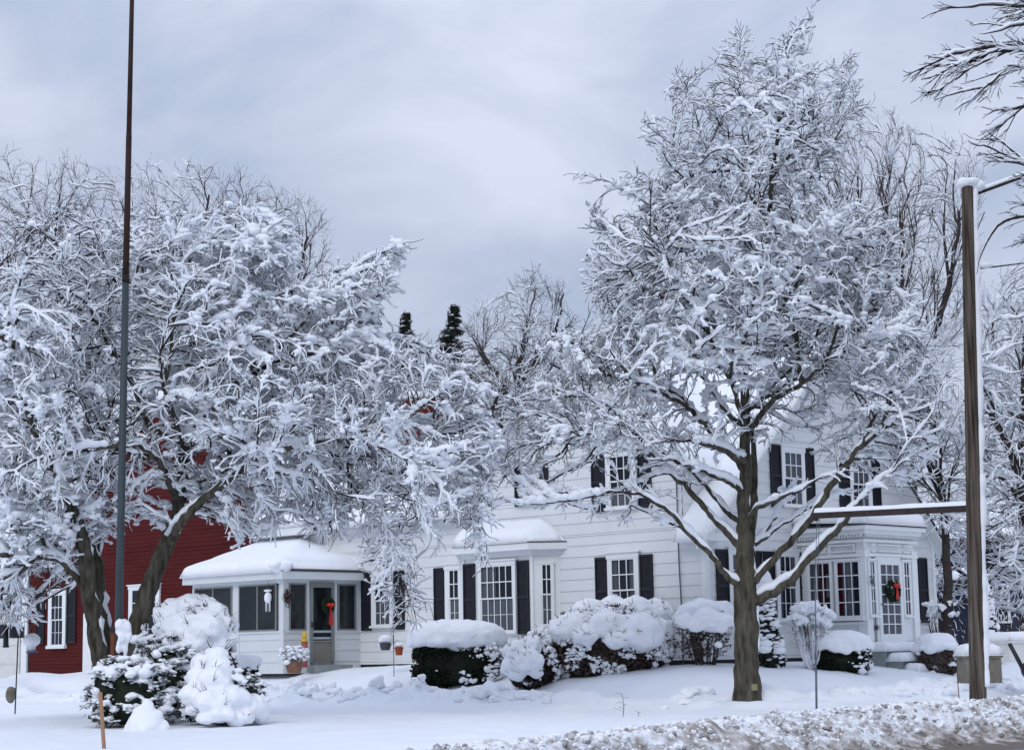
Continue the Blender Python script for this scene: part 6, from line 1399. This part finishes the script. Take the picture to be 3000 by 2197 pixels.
# bird feeders on a shepherd pole
ZB = 35.0
bf = thing('feeder_pole', 'slim black shepherd pole holding three bird feeders at the left frame edge', 'bird feeder', P(33, 1560, ZB))
g = G(); rod(g, P(33, 1572, ZB), P(41, 1380, ZB), .013, .012, 8); g.tube([P(41, 1385, ZB), P(37, 1368, ZB), P(26, 1362, ZB), P(15, 1368, ZB), P(14, 1380, ZB)], .008, 6); g.tube([P(42, 1385, ZB), P(48, 1372, ZB), P(58, 1368, ZB), P(68, 1376, ZB), P(70, 1398, ZB)], .008, 6); g.build('pole', IRON, bf, smooth=True)
def bx(x0, x1, y0, y1, Z, d=.1): a, b = P(x0, y1, Z), P(x1, y0, Z); return (a[0], b[0], Z - d, Z + d, a[2], b[2])
g = G(); g.box(*bx(31, 52, 1379, 1405, ZB, .08)); g.build('box_feeder', IRON, bf, fix=True)
g = G(); rod(g, P(13, 1426, ZB), P(13, 1386, ZB), .05, .05, 12); g.blob(P(13, 1382, ZB), (.09, .09, .04), 1, .02, sub=2); rod(g, P(5, 1424, ZB), P(21, 1424, ZB), .01, .01, 5); g.build('tube_feeder', IRON, bf, smooth=True)
hf = G(); rod(hf, P(70, 1434, ZB), P(70, 1414, ZB), .06, .09, 12); hf.build('clear_feeder', WTRIM, bf, smooth=True)
g = G(); rod(g, P(70, 1437, ZB), P(70, 1434, ZB), .11, .11, 12); g.build('feeder_tray', GREENB, bf, smooth=True)
g = G(); g.blob(P(70, 1410, ZB), (.16, .16, .13), 2, .06, flat=.25); g.blob(P(42, 1377, ZB), (.08, .08, .03), 3, .1); g.build('snow', SNOW, bf, smooth=True)
o = G().blob(P(24, 1530, 36.5), (.10, .09, .16), 4, .18).build('boulder', STONE, smooth=True); tag(o, 'tan rounded stone poking from the snow at far left', 'stone')
# hanging baskets
ZH = 44.5
hb = thing('basket_hook', 'slender garden hook with two hanging pots left of the dark hedge', 'plant hook', P(868, 1482, ZH))
g = G(); rod(g, P(868, 1490, ZH), P(866, 1318, ZH), .010, .010, 6); g.tube([P(866, 1420, ZH), P(866, 1362, ZH), P(860, 1352, ZH), P(851, 1354, ZH), P(848, 1370, ZH)], .008, 6); g.tube([P(867, 1420, ZH), P(873, 1408, ZH), P(879, 1412, ZH)], .007, 6); g.build('hook', STEEL, hb, smooth=True)
g = G(); rod(g, P(849, 1432, ZH), P(849, 1416, ZH), .10, .155, 14); g.build('grey_pot', mat('grey_basket', (.08, .085, .10), .8), hb)
g = G(); rod(g, P(879, 1443, ZH), P(879, 1428, ZH), .075, .10, 14); rod(g, P(879, 1428, ZH), P(879, 1425, ZH), .115, .115, 14); g.build('clay_pot', TERRA, hb)
g = G(); g.blob(P(849, 1408, ZH), (.17, .15, .11), 3, .14); g.blob(P(838, 1420, ZH), (.05, .05, .05), 4, .14); g.blob(P(879, 1421, ZH), (.10, .09, .055), 5, .1); g.build('snow', SNOW, hb, smooth=True)
# stakes and stray sprigs
g = G(); a_, b_ = P(221, 1524, 23.2), P(231, 1668, 23.2); beam(g, a_, b_, .045, .02); g.V[0] = g.V[0]
g2 = G(); rod(g2, a_, b_, .026, .026, 5); o = g2.build('wooden_stake', STAKE); tag(o, 'tan wooden marker stake leaning in the near snow at bottom left', 'stake')
g2 = G(); rod(g2, P(2108, 1478, 30), P(2113, 1540, 29.8), .008, .008, 5); o = g2.build('marker_stick', WOODR); tag(o, 'thin reddish marker stick just left of the sign pole foot', 'stake')
def sprig(label, x, y, Z, h, seed):
    rg = np.random.RandomState(seed); b = P(x, y, Z); b[2] = gz(b[0], Z) - .03; s = Skel(); s.add(b, -1, .006, True); s.trace([b, b + [.03, 0, h * .45], b + [-.05 + rg.normal(0, .03), .02, h]], [.007, .006, .003], step=.05, wig=.006)
    at = b + rg.uniform(-1, 1, (22, 3)) * [h * .35, h * .3, h * .35] + [0, 0, h * .6]; colonize(s, at, di=.5, dk=.06, step=.05, maxn=120, seed=seed); r = radii(s, .0028); g = G(); v, q = skin(s, r, 3); g.add(v, q); o = g.build('bare_sprig', BARKD); tag(o, label, 'twig')
sprig('branched bare sprig poking from the lawn snow left of the street tree', 1372, 1575, 32.5, .42, 1)
sprig('tiny sprig pair in the lawn snow just right of the branched sprig', 1408, 1558, 33, .14, 2)
sprig('tiny sprig between the street tree and the steel rod', 1712, 1560, 32, .14, 3)
# tag nailed to the trunk
g = G(); c_ = P(1662, 1512, ZR - .36); g.box(c_[0] - .055, c_[0] + .055, c_[1] - .01, c_[1] + .02, c_[2] - .07, c_[2] + .05); o = g.build('trunk_tag', TANW, fix=True); tag(o, 'small tan square nailed low on the street tree trunk', 'tag')

# ---- things at the right edge
ZQ = 33.5
pl = thing('stone_trough', 'square stone planter with a snow cap behind the foot of the sign pole', 'planter', P(2160, 1485, ZQ))
g = G(); a0, a1, _, _, z0, z1 = bx(2118, 2196, 1448, 1492, ZQ); g.box(a0, a1, ZQ - .3, ZQ + .3, z0 - .1, z1); g.box(a0 - .03, a1 + .03, ZQ - .33, ZQ + .33, z1, z1 + .05); g.build('basin', STONE, pl, fix=True)
s = G(); snow_field(s, a0 - .05, a1 + .05, ZQ - .35, ZQ + .35, lambda u, v: z1 + .05 + 0 * u, .20, (.2,) * 4, seed=9, fr=wf, step=.05); s.build('snow', SNOW, pl, smooth=True)
tr = thing('white_trailer', 'white box-sided trailer with snow on top cut by the right frame edge', 'trailer', P(2240, 1450, 38))
fr2 = lambda u, v, z: P(2194, 1450, 38) * [1, 1, 0] + np.array([u * .93 + v * .35, u * .35 - v * .93, z])
z0, z1 = P(2220, 1458, 38)[2], P(2220, 1412, 38)[2]
g = G(); g.box(0, 2.6, -.5, .5, z0, z1, fr2); g.box(-.03, 2.63, -.53, .53, z1 - .04, z1, fr2); g.build('body', WHITEP, tr, fix=True)
g = G()
for r_ in range(2):
    for k in range(8): g.box(.40 + k * .075, .45 + k * .075 + .012 * (k % 2), .5, .506, z1 - .16 - r_ * .09, z1 - .11 - r_ * .09, fr2)
g.build('faded_lettering', mat('faded_grey', (.35, .34, .33), .8), tr, fix=True)
g = G()
for u_ in (.5, 2.1): rod(g, fr2(u_, .35, z0 - .16), fr2(u_, .47, z0 - .16), .17, .17, 16)
g.build('wheel', BLACKP, tr)
s = G(); snow_field(s, -.02, 2.62, -.52, .52, lambda u, v: z1 + 0 * u, .18, (.2,) * 4, seed=9, fr=fr2, step=.06); s.build('snow', SNOW, tr, smooth=True)
bp_ = thing('leaning_post', 'black metal post leaning at the right frame edge', 'post', P(2262, 1500, 27.5))
g = G(); rod(g, P(2224, 1417, 27.5), P(2268, 1500, 27.5), .030, .034, 8); g.build('shaft', IRON, bp_, smooth=True); g = G(); rod(g, P(2262, 1380, 27.5), P(2300, 1480, 27.5), .01, .01, 6); g.build('wire', IRON, bp_)
for k, (x_, y_, r_) in enumerate(((2235, 1475, .5), (2215, 1440, .35))): pass

# ---- wreaths and porch things
def wreath(name, label, ctr, n, R0, seed, bow, bowm=REDB, snowy=0, tail=.22):
    """ctr: centre on the door, n: outward direction"""
    n = np.array(n); t = np.cross([0, 0, 1.], n); t /= np.linalg.norm(t); up = np.array([0, 0, 1.]); rg = np.random.RandomState(seed); ctr = np.array(ctr)
    root = thing(name, label, 'wreath', ctr); N_ = 2600; a = rg.rand(N_) * 2 * math.pi; b = rg.rand(N_) * 2 * math.pi; r = .055 * np.sqrt(rg.rand(N_)) * 1.25
    C = ctr + (np.cos(a) * (R0 + r * np.cos(b)))[:, None] * t + (np.sin(a) * (R0 + r * np.cos(b)))[:, None] * up + (.06 + r * np.sin(b))[:, None] * n
    g = G(); g.leaves(C, .032, seed, asp=.3); th = np.linspace(0, 2 * math.pi, 30); g.tube([ctr + t * R0 * math.cos(q) + up * R0 * math.sin(q) + n * .05 for q in th], .045, 8); g.build('greenery', mat(name + '_green', (.012, .028, .012), .8, noise=.5, nscale=20, col2=(.03, .055, .025)), root)
    bc = ctr + t * bow[0] + up * bow[1] + n * .14; g = G()
    for sx in (-1, 1): g.blob(bc + t * sx * .055 + up * .02, np.abs(t * .055) + np.abs(up * .045) + np.abs(n) * .02 + .012, sx + 3, .1, sub=2)
    g.blob(bc, (.03, .03, .03), 2, .05, sub=2)
    for sx in (-1, 1):
        q = [bc + t * (-.02 + .02), bc + t * (sx * .02 + .03), bc + t * (sx * .045 + .03) - up * tail, bc + t * (sx * .045 - .03) - up * tail, bc + t * (sx * .02 - .03)]
        v = [x for p_ in (bc - t * .02, bc + t * .02) for x in [p_]] + [bc + t * (sx * .04 + .03) - up * tail + n * .01, bc + t * (sx * .04 - .03) - up * tail + n * .01]; v2 = [x + n * .008 for x in v]; g.add(v + v2, [[0, 1, 2, 3], [7, 6, 5, 4], [0, 4, 5, 1], [1, 5, 6, 2], [2, 6, 7, 3], [3, 7, 4, 0]])
    g.build('ribbon', bowm, root, fix=True)
    if snowy:
        m = (np.sin(a) > .3) & (rg.rand(N_) < .03 * snowy); q = C[m]; g = G(); g.blobs(q, np.full(len(q), .02), seed, 1, .2); g.build('snow', SNOW, root, smooth=True)
dn = -U
vv_, zz_ = onu(2611, 1731, PU - .08); wreath('door_wreath', 'evergreen wreath with a bright red bow on the glazed front door', H(PU - .08, vv_, zz_), dn, .19, 1, (.03, .10), snowy=1, tail=.30)
vv_, zz_ = onu(957, 1772, SU0 - .07); wreath('storm_door_wreath', 'dark wreath with long red ribbon on the grey storm door', H(SU0 - .07, vv_, zz_), dn, .15, 2, (.02, -.02), tail=.50)
# plastic candle by the storm door
vv_, zz_ = onu(892, 1880, SU0 - .35); cd = thing('plastic_candle', 'faded red plastic candle with yellow flame left of the storm door', 'decoration', H(SU0 - .35, vv_, .95))
g = G(); rod(g, H(SU0 - .35, vv_, .95), H(SU0 - .35, vv_, 1.62), .085, .085, 14); g.build('candle', PINK, cd, smooth=True); g = G(); rod(g, H(SU0 - .35, vv_, 1.60), H(SU0 - .35, vv_, 1.68), .10, .10, 14); g.blob(H(SU0 - .35, vv_, 1.76), (.07, .07, .12), 2, .03, sub=3); g.build('flame', YELL, cd, smooth=True)
# white hanging ornament in front of the sunporch window
uu_, zz_ = onv(785, 1757, SV - .1); wc = thing('wind_chime', 'white snow-covered wind chime hanging before the sunporch window', 'wind chime', H(uu_, SV - .1, zz_))
g = G(); g.blob(H(uu_, SV - .1, zz_ + .06), (.10, .06, .15), 3, .08, sub=3); g.blob(H(uu_, SV - .1, zz_ + .24), (.11, .08, .035), 4, .1, sub=3); g.build('body', SNOW, wc, smooth=True)
g = G()
for k in (-.09, -.05, .05, .09): rod(g, H(uu_ + k, SV - .1, zz_ - .02), H(uu_ + k, SV - .1, zz_ - .32 + .03 * abs(k) * 10), .011, .011, 6)
g.build('chimes', WTRIM, wc, smooth=True); g = G(); rod(g, H(uu_, SV - .1, zz_ + .22), H(uu_, SV - .1, 3.2), .005, .005, 4); g.build('cord', IRON, wc)
# dried bunch on the sunporch corner post
vv_, zz_ = onu(843, 1748, SU0 - .08); rg = np.random.RandomState(4); q = H(SU0 - .08, vv_, zz_) + rg.normal(0, 1, (500, 3)) * [.05, .05, .08]; o = G().leaves(q, .03, 3).build('dried_bunch', LEAFB); tag(o, 'dried plant bunch hanging on the sunporch corner post', 'dried flowers')

# ---- churned snow clods
def clods(n, seed):
    rg = np.random.RandomState(seed); C = []; Rr = []
    while len(C) < n:
        x = rg.uniform(-16, 12, 800); y = rg.uniform(30, 52, 800); d = hdist(x, y); b = bank_sd(x, y); q = np.stack([x, y, 0 * x], 1)
        w = np.exp(-((d - 5.5) / .55) ** 2) * (fbm(q * .45, 21, 2) > .50) * (b > 2.2) * (np.hypot(x - 4.6, y - 36) > 1.4) * (np.hypot(x + 1.2, y - 43.5) > 1.6)
        k = rg.rand(800) < w * .6
        for i in np.where(k)[0]:
            r = .05 + .11 * rg.rand() ** 2; C.append((x[i], y[i], 0)); Rr.append((r * rg.uniform(1, 1.5), r * rg.uniform(1, 1.5), r * rg.uniform(.6, 1.0)))
    C = np.array(C[:n]); Rr = np.array(Rr[:n]); C[:, 2] = ground_z(C[:, 0], C[:, 1]) + Rr[:, 2] * .35
    return tag(fuse(G().blobs(C, Rr, seed, 2, .35).build('snow_clods', SNOW, smooth=True), .035, 3, .05, .16), kind='stuff')
clods(520, 301)
def bank_clods(n, seed, m, name, lo, hi):
    seg = np.hypot(*np.diff(BL, axis=0).T); cum = np.r_[0, np.cumsum(seg)]; rg = np.random.RandomState(seed); s = rg.uniform(9, 36, n); t = rg.uniform(lo, hi, n)
    X = np.interp(s, cum, BL[:, 0]) + np.interp(s, cum, off[:, 0]) * t; Y = np.interp(s, cum, BL[:, 1]) + np.interp(s, cum, off[:, 1]) * t
    prof = np.interp(t, [-1.5, -.9, -.4, 0, .2, .4, .6, .76, 1.45], [0.0, .16, .40, .50, .47, .33, .17, .055, -.03]) + np.where(t < 0, .12 * sstep(0, -1.2, t), 0)
    r = .008 + .026 * rg.rand(n) ** 3; return tag(G().blobs(np.stack([X, Y, prof + .02], 1), np.stack([r * 1.3, r * 1.2, r], 1), seed, 1, .3).build(name, m, smooth=False), kind='stuff')
bank_clods(5200, 302, SNOW, 'bank_snow_lumps', -1.1, .55)
bank_clods(2600, 304, mat('grey_slush', (.46, .45, .445), .7, noise=.5, nscale=5, col2=(.60, .60, .61)), 'bank_slush_lumps', -.6, .7)
bank_clods(900, 303, mat('dirty_ice', (.20, .18, .165), .8, noise=.6, nscale=6, col2=(.42, .40, .39)), 'bank_dirt_lumps', -.3, .8)
